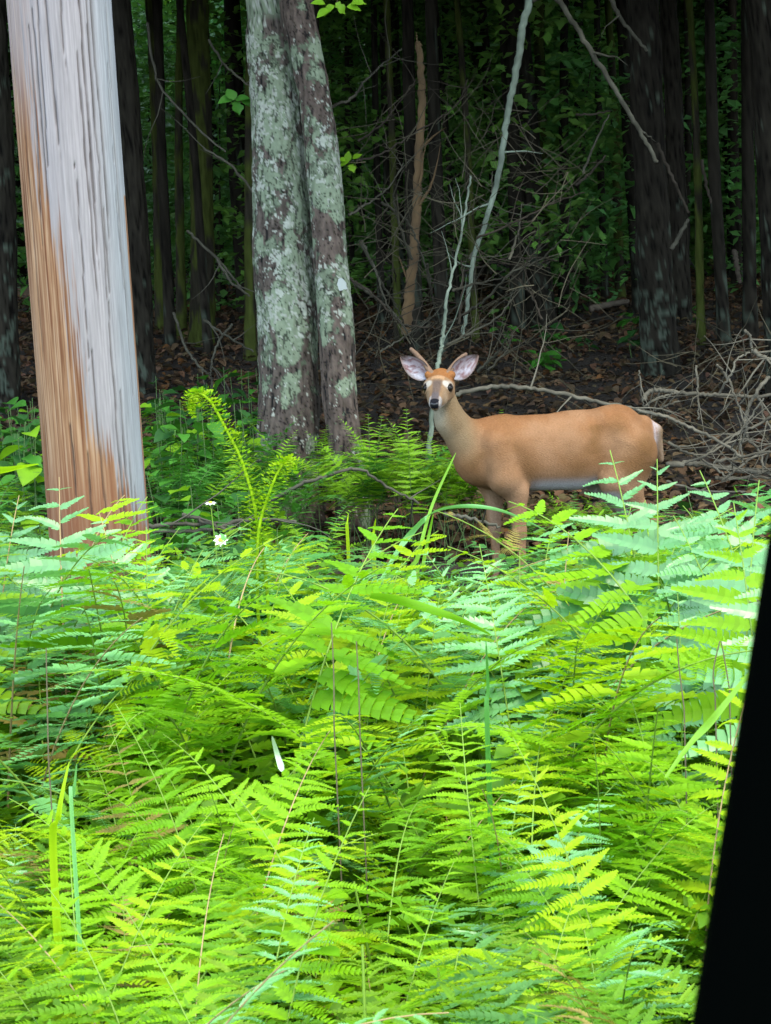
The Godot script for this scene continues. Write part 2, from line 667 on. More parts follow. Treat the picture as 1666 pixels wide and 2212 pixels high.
func make_materials() -> void:
	material("fern_bright", 0.26, 0.52, 0.010, 0.5, 1.0, 0.32)
	material("fern_yellow", 0.38, 0.58, 0.010, 0.5, 1.0, 0.32)
	material("fern_mid", 0.18, 0.42, 0.012, 0.5, 1.0, 0.32)
	material("fern_cool", 0.19, 0.47, 0.14, 0.36, 0.6, 0.6)  # cool tint includes the sky sheen of the far ferns, painted in
	material("fern_mint", 0.12, 0.33, 0.10, 0.4, 0.6, 0.6)
	material("fern_dry", 0.30, 0.24, 0.06, 0.7, 0.6, 0.3)
	material("fern_any", 1.0, 1.0, 1.0, 0.5, 1.0, 0.35)
	material("stalk_green", 0.15, 0.27, 0.02, 0.7)
	material("stalk_tan", 0.30, 0.22, 0.09, 0.7)
	material("stalk_dark", 0.10, 0.08, 0.04, 0.8)
	material("stalk_shade", 0.06, 0.12, 0.03, 0.8)
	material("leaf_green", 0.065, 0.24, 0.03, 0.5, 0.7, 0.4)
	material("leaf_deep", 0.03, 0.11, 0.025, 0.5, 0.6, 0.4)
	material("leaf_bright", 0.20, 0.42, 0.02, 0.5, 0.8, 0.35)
	material("crown_leaf", 0.09, 0.19, 0.03, 0.55, 0.6)
	material("sapling_leaf", 0.25, 0.45, 0.18, 0.5, 0.7)
	material("grass", 0.20, 0.42, 0.03, 0.45, 0.7, 0.4)
	material("bark", 0.075, 0.075, 0.066, 0.95, 0.0, 0.2)
	material("bark_bright", 1.0, 1.0, 1.0, 0.95, 0.0, 0.25)
	material("deadwood", 0.10, 0.096, 0.072, 0.95, 0.0, 0.2)
	material("deadwood_pile", 0.145, 0.135, 0.105, 0.95, 0.0, 0.2)
	material("deadwood_dark", 0.06, 0.05, 0.038, 0.95, 0.0, 0.2)
	material("pale_bark", 0.22, 0.27, 0.21, 0.85, 0.0, 0.3)
	material("litter", 0.20, 0.15, 0.105, 0.9, 0.0, 0.3)
	material("pole_wood", 0.49, 0.475, 0.48, 0.85, 0.0, 0.3)
	material("white_petal", 0.8, 0.8, 0.78, 0.6, 0.3)
	material("pale_leaf", 0.42, 0.55, 0.35, 0.6, 0.4)
	material("fur", 0.55, 0.565, 0.62, 0.95, 0.0, 0.15)
	var hair := FastNoiseLite.new()
	hair.seed = 21
	hair.frequency = 0.09
	hair.fractal_octaves = 3
	var hair_tex := NoiseTexture2D.new()
	hair_tex.width = 512
	hair_tex.height = 512
	hair_tex.seamless = true
	hair_tex.noise = hair
	var hair_ramp := Gradient.new()
	hair_ramp.offsets = PackedFloat32Array([0.25, 0.75])
	hair_ramp.colors = PackedColorArray([Color(0.88, 0.87, 0.86), Color(1, 1, 1)])
	hair_tex.color_ramp = hair_ramp
	mats.fur.albedo_texture = hair_tex
	var hair_height := NoiseTexture2D.new()
	hair_height.width = 512
	hair_height.height = 512
	hair_height.seamless = true
	hair_height.noise = hair
	mats.fur.heightmap_enabled = true
	mats.fur.heightmap_texture = hair_height
	mats.fur.heightmap_scale = 0.35
	mats.fur.uv1_triplanar = true
	mats.fur.uv1_scale = Vector3(1.6, 4.5, 4.5)
	material("eye_dark", 0.006, 0.005, 0.004, 0.25, 0.0, 0.3)
	material("nose_black", 0.010, 0.010, 0.012, 0.3)
	material("velvet", 0.17, 0.11, 0.075, 0.95, 0.0, 0.2)
	material("black_plastic", 0.0004, 0.0007, 0.0006, 0.9, 0.0, 0.05)

	# soil and old leaves for the ground
	var n1 := FastNoiseLite.new()
	n1.seed = 5
	n1.frequency = 0.03
	n1.fractal_octaves = 5
	var tex := NoiseTexture2D.new()
	tex.width = 1024
	tex.height = 1024
	tex.seamless = true
	tex.noise = n1
	var ramp := Gradient.new()
	ramp.offsets = PackedFloat32Array([0.0, 0.4, 0.6, 0.8, 1.0])
	ramp.colors = PackedColorArray([srgb(0.006, 0.004, 0.002), srgb(0.014, 0.009, 0.0045), srgb(0.028, 0.016, 0.008), srgb(0.02, 0.016, 0.007), srgb(0.05, 0.03, 0.015)])
	tex.color_ramp = ramp
	var n2 := FastNoiseLite.new()
	n2.seed = 9
	n2.frequency = 0.06
	var tex2 := NoiseTexture2D.new()
	tex2.width = 512
	tex2.height = 512
	tex2.seamless = true
	tex2.as_normal_map = true
	tex2.bump_strength = 6.0
	tex2.noise = n2
	var soil := StandardMaterial3D.new()
	soil.resource_name = "soil"
	soil.albedo_texture = tex
	soil.normal_enabled = true
	soil.normal_texture = tex2
	soil.roughness = 0.95
	soil.uv1_triplanar = true
	soil.uv1_world_triplanar = true
	soil.uv1_scale = Vector3.ONE * 0.7
	mats.soil = soil


func make_ground() -> void:
	var m := MB.new()
	var xs := []
	var zs := []
	for k in range(-40, 41):
		xs.append(signf(k) * (absf(k) * 0.3 + pow(absf(k) / 40.0, 3.0) * 180.0))
	for k in range(0, 71):
		zs.append(80.0 * pow(1.0 - k / 20.0, 2.0) if k < 20 else -(k - 20) * 0.6)
	for k in range(1, 13):
		zs.append(-30.0 - k * 10.0)
	zs.append(-230.0)
	for z in zs:
		for x in xs:
			m.vert(Vector3(x, ground(x, z), z), Vector3(ground(x - 0.2, z) - ground(x + 0.2, z), 0.4, ground(x, z - 0.2) - ground(x, z + 0.2)), Color.WHITE)
	var w := xs.size()
	for j in zs.size() - 1:
		for i in w - 1:
			m.quad(j * w + i, j * w + i + 1, (j + 1) * w + i + 1, (j + 1) * w + i)
	tag(part("ground", m.commit(), mats.soil, self), "dark woodland soil rising gently into the trees", "", "", "structure")
	# fallen leaves on the forest floor
	var lm := MB.new()
	lm.append(leaf_shape(0.085, 0.028, 0.35, 0.3), Transform3D(Basis(), Vector3(-0.04, 0.008, 0)))
	var litter_mesh := lm.commit()
	var xfs := []
	var cols := []
	for k in 46000:
		var d := 10.6 + 19.4 * pow(rng.randf(), 1.05)
		var x := r(-0.5, 0.5) * (d * 0.55 + 2.0)
		var tint := r(0.25, 1.0)
		xfs.append(Transform3D(Basis.from_euler(Vector3(r(-0.5, 0.5), r(0, TAU), r(-0.5, 0.5))).scaled_local(Vector3.ONE * r(0.6, 1.25)), on_ground(x, -d) + Vector3(0, r(0.0, 0.05), 0)))
		cols.append(Color(tint * r(0.6, 0.85), tint * r(0.54, 0.68), tint * r(0.42, 0.58)) if rng.randf() > 0.06 else Color(tint * 0.9, tint * 0.55, tint * 0.3))
	var lit := swarm("fallen_leaves", litter_mesh, mats.litter, self, xfs, cols)
	tag(lit, "brown dead leaves scattered over the forest floor", "leaf litter", "", "stuff")


func make_forest() -> void:
	for k in 4:
		cluster_fine.append(leaf_cluster(14, 0.28, 0.13, 0.35))
		cluster_coarse.append(leaf_cluster(14, 0.65, 0.34, 0.4))
	# the spotted double trunk behind the deer
	var root_at := on_ground(at(690, 1000, 11.6).x, at(690, 1000, 11.6).z)
	var maple := thing("maple_tree", "thick double trunk blotched with pale lichen, standing just left of the deer", "tree", root_at)
	var left_line := []
	for q in [[622, 1130], [622, 980], [624, 850], [621, 700], [614, 560], [611, 430], [604, 250], [592, 80], [585, -40]]:
		left_line.append(at(q[0], q[1], 11.75))
	left_line.append(left_line[-1] + Vector3(-0.35, 4.0, 0.0))
	left_line.append(left_line[-1] + Vector3(-0.2, 6.0, 0.0))
	var lp := thicken(left_line)
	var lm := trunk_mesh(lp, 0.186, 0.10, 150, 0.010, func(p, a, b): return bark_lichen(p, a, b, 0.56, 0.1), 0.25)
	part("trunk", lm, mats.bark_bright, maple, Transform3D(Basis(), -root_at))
	var right_line := []
	for q in [[768, 1150], [763, 1080], [746, 950], [733, 840], [727, 700], [716, 560], [707, 430], [690, 280], [664, 130], [640, 0], [632, -60]]:
		right_line.append(at(q[0], q[1], 11.55))
	right_line.append(right_line[-1] + Vector3(-0.2, 4.0, 0.3))
	right_line.append(right_line[-1] + Vector3(0.4, 5.0, 0.4))
	var rp := thicken(right_line)
	var rm := trunk_mesh(rp, 0.104, 0.075, 96, 0.007, func(p, a, b): return bark_lichen(p, a, b, 0.44, 0.22), 0.2)
	part("trunk", rm, mats.bark_bright, maple, Transform3D(Basis(), -root_at))
	crown(maple, root_at, Vector3(-0.06, 0, 0), 4.0, 13.0, 3.6, 380, true, Color(0.7, 0.9, 0.5))
	# round white lichen on the right stem
	var spot := MB.new()
	var sc := at(733, 618, 11.55) + Vector3(0.0, 0.0, 0.098)
	for k in 20:
		var a := TAU * k / 20
		var rr := 0.043 * (1.0 + 0.55 * noise.get_noise_1d(k * 1.7))
		spot.vert(sc + Vector3(cos(a) * rr, sin(a) * rr * 1.1, -absf(cos(a)) * 0.022), Vector3(cos(a) * 0.4, 0, 1), Color(0.95, 0.95, 0.95))
	spot.vert(sc + Vector3(0, 0, 0.008), Vector3(0, 0, 1), Color.WHITE)
	for k in 20:
		spot.tri(20, k, (k + 1) % 20)
	part("lichen_patch", spot.commit(), material("lichen", 0.30, 0.33, 0.32, 0.9), maple, Transform3D(Basis(), -root_at))

	# trunks that can be told apart: x and y of the foot, x at the top edge, depth, width in the picture, look, label
	var named := [
		[1428, 800, 1388, 16.6, 80, 0, "broad dark trunk flecked with pale lichen, behind the deer's rump"],
		[1472, 690, 1443, 18.6, 44, 0, "narrow blackish trunk close on the right of the broad lichen-flecked trunk"],
		[1700, 800, 1648, 15.2, 84, 0, "black trunk cut by the right edge of the photo, above the brush pile"],
		[1160, 690, 1108, 19.5, 78, 0, "dark straight trunk behind the pale leaning sapling"],
		[1606, 640, 1572, 25.0, 54, 0, "dim trunk deep in the wood between the broad trunk and the right edge"],
		[302, 700, 258, 16.4, 56, 0, "dark trunk half hidden by the right side of the pole"],
		[350, 690, 326, 20.5, 30, 1, "slim mossy trunk, first right of the dark trunk beside the pole"],
		[436, 690, 424, 18.8, 54, 1, "yellow-green mossy trunk midway between the pole and the double trunk"],
		[536, 700, 500, 22.0, 46, 0, "grey-brown trunk just left of the double trunk, deeper in the wood"],
		[855, 680, 838, 21.5, 48, 0, "dark trunk right of the double trunk, behind the dead twigs"],
		[1262, 640, 1235, 27.0, 40, 0, "thin far trunk among green leaves, left of the broad lichen-flecked trunk"],
		[985, 650, 968, 24.0, 34, 0, "thin dim trunk deep in the wood straight above the deer's head"],
		[8, 760, -14, 16.0, 60, 0, "dark trunk at the left edge of the photo, left of the pole"],
		[1040, 640, 1022, 30.0, 36, 1, "faint mossy trunk far back, right of the deer's antlers"],
		[700, 660, 770, 26.0, 36, 0, "leaning dim trunk far behind the right side of the double trunk"],
		[1345, 640, 1300, 31.0, 30, 0, "faint trunk far back, touching the broad lichen-flecked trunk on its left"],
		[1530, 640, 1500, 33.0, 32, 1, "faint greenish trunk far back, right of the narrow blackish trunk"],
	]
	var kept := []
	for q in named:
		var b := at(q[0], q[1], q[3])
		var t := at(q[2], 0, q[3] - 0.3)
		var near: bool = q[3] < 20.0
		var rr: float = q[4] * q[3] / FOCAL * 0.5
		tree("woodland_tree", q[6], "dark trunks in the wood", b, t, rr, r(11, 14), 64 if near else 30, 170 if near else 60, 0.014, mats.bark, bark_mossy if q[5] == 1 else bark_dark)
		kept.append(Vector2(b.x, b.z))
	# the rest of the wood
	var tries := 0
	var made := 0
	while made < 150 and tries < 6000:
		tries += 1
		var d := 12.5 + 54.0 * rng.randf()
		var x := r(-27, 27)
		var s := seen(Vector3(x, 2.0, -d))
		if s.x > -160 and s.x < 1830 and d < 18.5:
			continue
		if s.x > -160 and s.x < 1830 and d < 24.0 and rng.randf() < 0.5:
			continue
		var here := Vector2(x, -d)
		var free := true
		for k in kept:
			if here.distance_to(k) < 2.0:
				free = false
				break
		if not free:
			continue
		kept.append(here)
		made += 1
		var b := on_ground(x, -d)
		var inside := s.x > -60 and s.x < 1730
		tree("woodland_tree", ("slender dark trunk in the deep wood, " + beside_trunk(s.x, named)) if inside else "woodland tree beside the view, shading the forest floor", "trees of the deeper wood" if inside else "trees beside the view", b, b + Vector3(r(-0.12, 0.12), 2.0, r(-0.1, 0.1)), r(0.04, 0.11) if inside and d < 32.0 else r(0.07, 0.2), r(10, 15), 18 if inside else 12, 60 if inside else 20, 0.015, mats.bark, bark_mossy if inside and made % 3 == 0 else bark_dark)
	# thin dark stems that stand close together behind the edge of the wood
	for k in 34:
		var px := lerpf(330, 1690, (k + r(0.1, 0.9)) / 34.0)
		var d := r(17.5, 25.0)
		var b := at(px, 650, d)
		var t := at(px - r(-5, 55), 0, d)
		var pole_like := tree("thin_trunk", "thin dark stem at the wood's edge, %s" % beside_trunk(px, named), "thin dark stems at the wood's edge", b, t, r(0.03, 0.075), r(8, 11), 16, 70, 0.008, mats.bark, bark_mossy if k % 4 == 1 else bark_dark, false)
		pole_like.set_meta("label", "%s %s, %s" % [["thin dark", "slim dark", "slender dark"][k % 3], "stem at the wood's front" if d < 20.0 else ("stem a little deeper in the wood" if d < 22.5 else "stem deep in the wood"), beside_trunk(px, named)])
	# leafy saplings between the trunks
	var n_sap := 0
	tries = 0
	while n_sap < 80 and tries < 4000:
		tries += 1
		var d := 19.5 + 32.0 * pow(rng.randf(), 1.3)
		var x := r(-0.5, 0.5) * (d * 0.48 + 1.0)
		var p := on_ground(x, -d)
		var s := seen(p)
		if s.x < 760 and rng.randf() < 0.35:
			continue
		if d < 21.0 and s.x > 700 and s.x < 1130 or d < 22.5 and s.x < 620:
			continue
		n_sap += 1
		var h := r(2.4, 5.4)
		var spot_name := beside_trunk(s.x, named)
		var root := thing("leafy_sapling", "%s leafy sapling %s, %s" % ["tall" if h > 4.4 else ("low" if h < 3.3 else "middling"), "far back" if d > 31.0 else ("deep in the wood" if d > 24.0 else "at the wood's front"), spot_name], "sapling", p, "leafy saplings among the trunks")
		var mb := MB.new()
		tube(mb, smooth_points([Vector3(0, -0.1, 0), Vector3(r(-0.1, 0.1), h * 0.5, r(-0.1, 0.1)), Vector3(r(-0.2, 0.2), h, r(-0.2, 0.2))], 5), 0.022, 0.006, 6, Color(0.5, 0.5, 0.45))
		part("stem", mb.commit(), mats.deadwood_dark, root)
		var g := r(0.75, 1.0)
		crown(root, p, Vector3.ZERO, 0.25, h, r(0.7, 1.2), int(60 + h * 22), false, Color(g * r(0.6, 0.95), g, g * r(0.4, 0.8)))
	# the wood beyond, which reads as one mass
	var xfs := []
	var cols := []
	for k in 14000:
		var p := Vector3(r(-42, 42), r(-0.5, 17.0), -r(54, 68))
		p.y += ground(p.x, p.z)
		xfs.append(Transform3D(Basis.from_euler(Vector3(r(-0.6, 0.6), r(0, TAU), r(-0.6, 0.6))).scaled_local(Vector3.ONE * r(0.8, 1.5)), p))
		var s := r(0.5, 1.0)
		cols.append(Color(s * 0.7, s, s * 0.6))
	tag(swarm("far_wood", cluster_coarse[0], mats.crown_leaf, self, xfs, cols), "dark mass of leaves closing the wood far behind the trunks", "woodland", "", "stuff")


func beside_trunk(x: float, named: Array) -> String:
	var short_name := ["the broad flecked trunk", "the narrow blackish trunk", "the right edge", "the pale leaning sapling", "the dim right trunk", "the pole's right side", "the slim mossy trunk", "the yellow-green mossy trunk", "the double trunk", "the brown snag", "the thin far trunk", "the deer's head", "the left edge"]
	var best := 0
	for k in short_name.size():
		if absf(named[k][0] - x) < absf(named[best][0] - x):
			best = k
	return ("left of " if x < named[best][0] else "right of ") + short_name[best]


func thicken(line: Array) -> Array:
	# rings every 9 mm where the trunk is in view, wider apart above
	var out := []
	for k in line.size() - 1:
		var a: Vector3 = line[k]
		var b: Vector3 = line[k + 1]
		var p0: Vector3 = line[maxi(k - 1, 0)]
		var p2: Vector3 = line[mini(k + 2, line.size() - 1)]
		var steps := int(ceil(a.distance_to(b) / 0.009)) if b.y < 5.0 else 12
		for j in steps:
			var u := float(j) / steps
			out.append(a.cubic_interpolate(b, p0, p2, u) if a.distance_to(b) < 2.0 else a.lerp(b, u))
	out.append(line[-1])
	return out


func make_pole() -> void:
	var a := at(213, 1130, 5.8)
	var b := at(127.5, 0, 5.56)
	var dir := (b - a) / (b.y - a.y)
	var base := a - dir * (a.y + 0.3)
	var pole := thing("utility_pole", "weathered grey wooden utility pole, orange-brown along its left side and foot", "utility pole", base)
	var side_line := [[0, -0.60], [140, -0.66], [293, -0.65], [423, -0.52], [520, -0.36], [618, -0.25], [705, -0.23], [820, -0.12], [876, -0.02], [960, 0.25], [1000, 0.48], [1095, 0.74], [1144, 0.97], [1250, 1.2]]
	var to_eye := eye - a
	var front := atan2(to_eye.x, to_eye.z)
	var cracks := []
	for k in 46:
		var ang := r(-PI, PI) if k > 22 else r(-1.35, 1.15)
		cracks.append([ang, r(0.2, 2.4), r(0.25, 1.0), r(0.0008, 0.0022), r(0, 50)])
	var heights := []
	var y := 0.0
	while y < 9.5:
		heights.append(y)
		y += 0.0075 if y > 0.9 and y < 3.1 else 0.12
	var m := MB.new()
	var sides := 300
	for h in heights:
		var c: Vector3 = base + dir * h
		var hh: float = h - 0.3
		var py := seen(c).y
		var edge := 1.3
		for k in side_line.size() - 1:
			if py >= side_line[k][0] and py < side_line[k + 1][0]:
				edge = lerpf(side_line[k][1], side_line[k + 1][1], (py - side_line[k][0]) / float(side_line[k + 1][0] - side_line[k][0]))
		if py < 0:
			edge = -0.6
		for j in sides:
			var phi := TAU * j / sides - PI
			var d := Vector3(sin(front + phi), 0, cos(front + phi))
			var s := sin(phi) if absf(phi) < PI / 2 else signf(phi)
			var streak := noise.get_noise_3d(phi * 7.0, hh * 0.7, 1.0)
			var streak2 := noise.get_noise_3d(phi * 26.0, hh * 1.6, 4.0)
			var fine := noise.get_noise_3d(phi * 60.0, hh * 5.0, 8.0)
			var grey := Color(0.45, 0.425, 0.435).lerp(Color(0.40, 0.425, 0.445), smoothstep(0.35, 0.85, s)) * (1.0 + 0.22 * streak2 + 0.34 * fine + 0.14 * streak)  # right side painted bluer, standing in for cool sky light
			var brown := Color(0.52, 0.31, 0.17).lerp(Color(0.20, 0.075, 0.032), clampf(0.34 + streak2 * 1.5 + streak * 0.4, 0, 1)) * (1.0 + 0.25 * fine)
			brown = brown.lerp(Color(0.66, 0.47, 0.31), clampf(streak2 * -1.8 - 0.15, 0, 0.8))
			var foot := smoothstep(900.0, 1130.0, py)
			brown = brown.lerp(Color(0.33, 0.14, 0.075) * (1.0 + 0.3 * streak2), foot * 0.65)
			var mixing := smoothstep(-0.15, 0.13, edge + 0.24 * streak + 0.42 * streak2 + 0.12 * fine - s - 0.02)
			if s > 0.965 and py > 430 and absf(phi) < 1.9:
				mixing = 1.0
			var fade := lerpf(0.35, 1.0, smoothstep(40.0, 330.0, py))
			if absf(phi) > PI / 2:
				fade = 0.5
			var col := grey.lerp(brown, mixing * fade)
			var inset := 0.0008 * streak2 + 0.0006 * fine
			for q in cracks:
				if hh < q[1] or hh > q[1] + q[2]:
					continue
				var wander: float = q[0] + 0.03 * noise.get_noise_2d(hh * 3.0, q[4]) + 0.09 * noise.get_noise_2d(hh * 0.6, q[4] + 9.0)
				var gap := absf(angle_difference(phi, wander)) * 0.147
				var ends := minf(1.0, minf(hh - q[1], q[1] + q[2] - hh) / 0.12)
				var w: float = q[3] * ends + 0.0006
				if gap < w * 1.4:
					var deep := 1.0 - smoothstep(w * 0.5, w * 1.4, gap)
					inset -= 0.007 * deep
					col = col.lerp(Color(0.10, 0.08, 0.08), deep * 0.6)
			m.vert(c + d * (0.147 + inset), d, col.clamp(Color(0.02, 0.02, 0.02), Color.WHITE))
	for k in heights.size() - 1:
		for j in sides:
			var i := k * sides + j
			var i2 := k * sides + (j + 1) % sides
			m.quad(i, i2, i2 + sides, i + sides)
	var acc := PackedVector3Array()
	acc.resize(m.v.size())
	for k in range(0, m.t.size(), 3):
		var g := (m.v[m.t[k + 1]] - m.v[m.t[k]]).cross(m.v[m.t[k + 2]] - m.v[m.t[k]])
		if g.dot(m.n[m.t[k]]) < 0.0:
			g = -g
		for e in 3:
			acc[m.t[k + e]] += g
	m.n = acc
	part("shaft", m.commit(), mats.pole_wood, pole, Transform3D(Basis(), -base))


func branch(called: String, label: String, category: String, group: String, line: Array, depth: float, w0: float, w1: float, mat: Material, twigs := 0, depth_end := -1.0, tone := 0.8) -> Node3D:
	# a stick through points of the picture, each put at its own depth
	var pts := []
	for k in line.size():
		var f := float(k) / (line.size() - 1)
		var dd := lerpf(depth, depth_end if depth_end > 0 else depth, f) + r(-0.05, 0.05)
		pts.append(at(line[k][0], line[k][1], dd))
	var root := thing(called, label, category, pts[0], group)
	var mb := MB.new()
	var sm := smooth_points(pts, 9)
	for k in range(1, sm.size() - 1):
		sm[k] += Vector3(r(-1, 1), r(-1, 1), r(-1, 1)) * 0.006
	tube(mb, sm, w0 * depth / FOCAL * 0.5, w1 * depth / FOCAL * 0.5, 8, Color(tone, tone, tone), 0.12)
	for k in sm.size():      # bands and blotches of the bark
		var band := clampf(0.78 + 0.55 * noise.get_noise_3d(sm[k].x * 6.0, sm[k].y * 6.0, depth), 0.25, 1.0)
		for j in 8:
			mb.c[k * 8 + j] = mb.c[k * 8 + j] * band
	part("stem", mb.commit(), mat, root, Transform3D(Basis(), -pts[0]))
	for k in twigs:
		var i := rng.randi_range(sm.size() / 5, sm.size() - 2)
		var tan3: Vector3 = (sm[i + 1] - sm[i]).normalized()
		var away := Vector3(r(-1, 1), r(-0.6, 1), r(-1, 1)).normalized()
		var p: Vector3 = sm[i]
		var d := (tan3 * 0.9 + away).normalized()
		var tp := [p]
		for j in rng.randi_range(3, 6):
			d = (d + Vector3(r(-0.22, 0.22), r(-0.2, 0.2), r(-0.22, 0.22))).normalized()
			p += d * r(0.05, 0.12)
			tp.append(p)
		var tb := MB.new()
		tube(tb, tp, w1 * depth / FOCAL * 0.3 + 0.0012, 0.001, 5, Color(tone, tone, tone) * 0.9, 0.1)
		part("twig", tb.commit(), mat, root, Transform3D(Basis(), -pts[0]))
	return root


func make_brush() -> void:
	var dead: Material = mats.deadwood
	var dim: Material = mats.deadwood_dark
	branch("pale_sapling", "pale green-white sapling stem leaning across the wood above the deer", "sapling", "", [[1158, -30], [1132, 40], [1119, 130], [1099, 230], [1086, 320], [1070, 410], [1046, 490], [1026, 548], [1012, 640], [1000, 730]], 13.0, 17, 8, mats.pale_bark, 3)
	branch("pale_sapling", "thin white-barked stem rising right behind the deer's head", "sapling", "", [[924, 1000], [931, 920], [945, 800], [951, 765], [958, 720], [966, 645], [985, 560], [1008, 440], [1016, 380]], 12.0, 12, 4, mats.pale_bark, 4)
	branch("bent_branch", "long pale branch bending down to the right from the leaning sapling's top", "branch", "", [[1150, 0], [1195, -8], [1240, 52], [1290, 132], [1340, 212], [1382, 284], [1420, 350]], 13.0, 13, 9, dead, 2, -1.0, 0.9)
	branch("pale_stick", "short pale stick against the broad trunk near the top edge", "stick", "", [[1312, -20], [1336, 30], [1358, 62], [1398, 110]], 14.5, 11, 6, dead, 1)
	branch("brown_snag", "thin brown dead trunk with a broken orange-brown top, left of the deer's antlers", "dead tree", "", [[878, 720], [884, 640], [893, 560], [900, 450], [905, 330], [912, 220], [908, 130], [903, 95]], 13.6, 24, 13, material("snag_wood", 0.14, 0.085, 0.035, 0.9), 5)
	var twiggy := [
		[[770, 348], [825, 332], [887, 293], [953, 254], [989, 223], [1010, 172]], [[711, 234], [762, 211], [785, 180], [825, 141], [868, 105]],
		[[754, 465], [809, 430], [848, 394], [871, 352]], [[774, 305], [828, 266], [856, 230], [899, 172]],
		[[825, 437], [875, 473], [895, 508], [918, 574], [938, 664]], [[778, 520], [817, 598], [856, 664], [875, 705]],
		[[754, 602], [786, 621], [829, 660], [864, 699]], [[961, 706], [1004, 678], [1061, 638], [1097, 595], [1169, 560], [1212, 520]],
		[[965, 746], [1018, 717], [1076, 685], [1104, 646]], [[1000, 585], [1047, 574], [1097, 558], [1162, 558], [1205, 563]],
		[[979, 628], [1033, 612], [1090, 599]], [[782, 520], [811, 585], [836, 656], [872, 703], [890, 739]],
		[[818, 535], [850, 578], [857, 610]], [[764, 610], [814, 646], [843, 667], [875, 710]], [[922, 570], [932, 631], [943, 681], [950, 703]],
		[[875, 703], [947, 710]], [[1033, 803], [1076, 760], [1094, 731]], [[1054, 800], [1094, 757], [1108, 721]], [[1030, 515], [1137, 469], [1194, 439], [1263, 416]],
		[[1015, 560], [1040, 500], [1060, 440], [1064, 370]], [[890, 560], [860, 480], [850, 420]], [[990, 700], [1000, 620], [996, 560]],
		[[1100, 560], [1120, 500], [1128, 440]], [[820, 760], [870, 730], [930, 700]], [[1170, 690], [1150, 640], [1120, 600]],
	]
	var where := ["curving right across the brown snag", "beside the upper right edge of the double trunk", "springing from the right of the double trunk at mid height", "above the longest curved one", "dropping past the brown snag's left", "sloping down behind the left antler",
		"lowest beside the double trunk", "rising right above the deer's right ear", "low above the deer's back, pointing right", "level, under the leaning sapling", "short and level beside the white stem", "long and steep, left of the deer's left ear",
		"short, left of the snag's foot", "touching the double trunk's right edge", "steep, right of the snag", "flat, just above the antlers", "behind the right ear", "second behind the right ear", "pale, ending at the thin far trunk",
		"upright under the leaning sapling", "steep on the snag's left side", "upright right of the white stem", "upright far right of the white stem", "low, left of the antlers", "leaning, above the deer's back"]
	for k in twiggy.size():
		branch("dead_branch", "dead branch above the deer, %s" % where[k], "branch", "dead branches tangled above the deer", twiggy[k], r(12.2, 13.4), r(5, 7.5), r(2, 3), dead if k % 3 else dim, rng.randi_range(3, 6), r(12.0, 13.6), r(0.55, 0.9))
	var more := [[[1450, 538], [1470, 505], [1488, 473]], [[1244, 248], [1285, 246], [1320, 240]], [[1259, 374], [1285, 310], [1316, 248]], [[1244, 400], [1274, 374], [1309, 336]], [[1274, 668], [1315, 658], [1358, 652]], [[1587, 542], [1592, 575], [1598, 610]], [[1516, 345], [1526, 400], [1536, 440]], [[1420, 310], [1455, 390], [1488, 460]]]
	var more_at := ["pale snapped stick on the right of the broad flecked trunk", "short dark twig level from the broad flecked trunk", "thin pale twig slanting left of the broad flecked trunk", "dark crooked twig left of the broad flecked trunk", "black log end low on the left of the broad flecked trunk", "short pale upright stick near the right edge", "short pale twig hanging right of the narrow blackish trunk", "dim stick crossing the narrow blackish trunk"]
	for k in more.size():
		branch("woodland_stick", more_at[k], "stick", "", more[k], 15.0, [10, 6, 6, 8, 16, 13, 8, 8][k], [7, 3, 3, 4, 11, 9, 5, 5][k], dim if k in [1, 3, 4, 5, 6, 7] else dead, 0, -1.0, 0.8)
	var pile := [
		[[985, 852], [1060, 836], [1120, 836], [1200, 848], [1280, 866], [1345, 878], [1390, 888], [1440, 902], [1495, 926], [1559, 956], [1600, 986]], [[1389, 863], [1410, 843], [1442, 846], [1503, 851], [1551, 853], [1618, 856], [1680, 852]],
		[[1393, 881], [1410, 865], [1442, 855], [1460, 850]], [[1416, 887], [1440, 878], [1466, 867]], [[1444, 956], [1482, 976], [1521, 993], [1568, 1029]], [[1442, 1005], [1501, 1001], [1551, 1009], [1632, 1019], [1700, 1023]],
		[[1545, 1033], [1572, 1033], [1690, 1030]], [[1661, 814], [1640, 839], [1620, 873], [1610, 907], [1612, 926], [1616, 948], [1642, 976], [1649, 1021]], [[1690, 885], [1632, 920], [1574, 946], [1527, 976]],
		[[1505, 790], [1507, 841], [1509, 879], [1509, 907]], [[1549, 788], [1572, 818], [1584, 847], [1598, 883], [1612, 926]], [[1553, 849], [1576, 814], [1592, 776], [1620, 762]], [[1628, 756], [1652, 774], [1690, 780]],
		[[1610, 715], [1622, 729], [1624, 762]], [[1541, 999], [1602, 986], [1690, 972]], [[1598, 972], [1604, 950], [1610, 934]], [[1440, 1040], [1520, 1060], [1610, 1062]], [[1480, 1000], [1540, 975], [1600, 930], [1650, 860]], [[1560, 1040], [1610, 1000], [1670, 960]],
		[[1380, 800], [1386, 850], [1392, 890]], [[1640, 860], [1655, 910], [1690, 950]],
	]
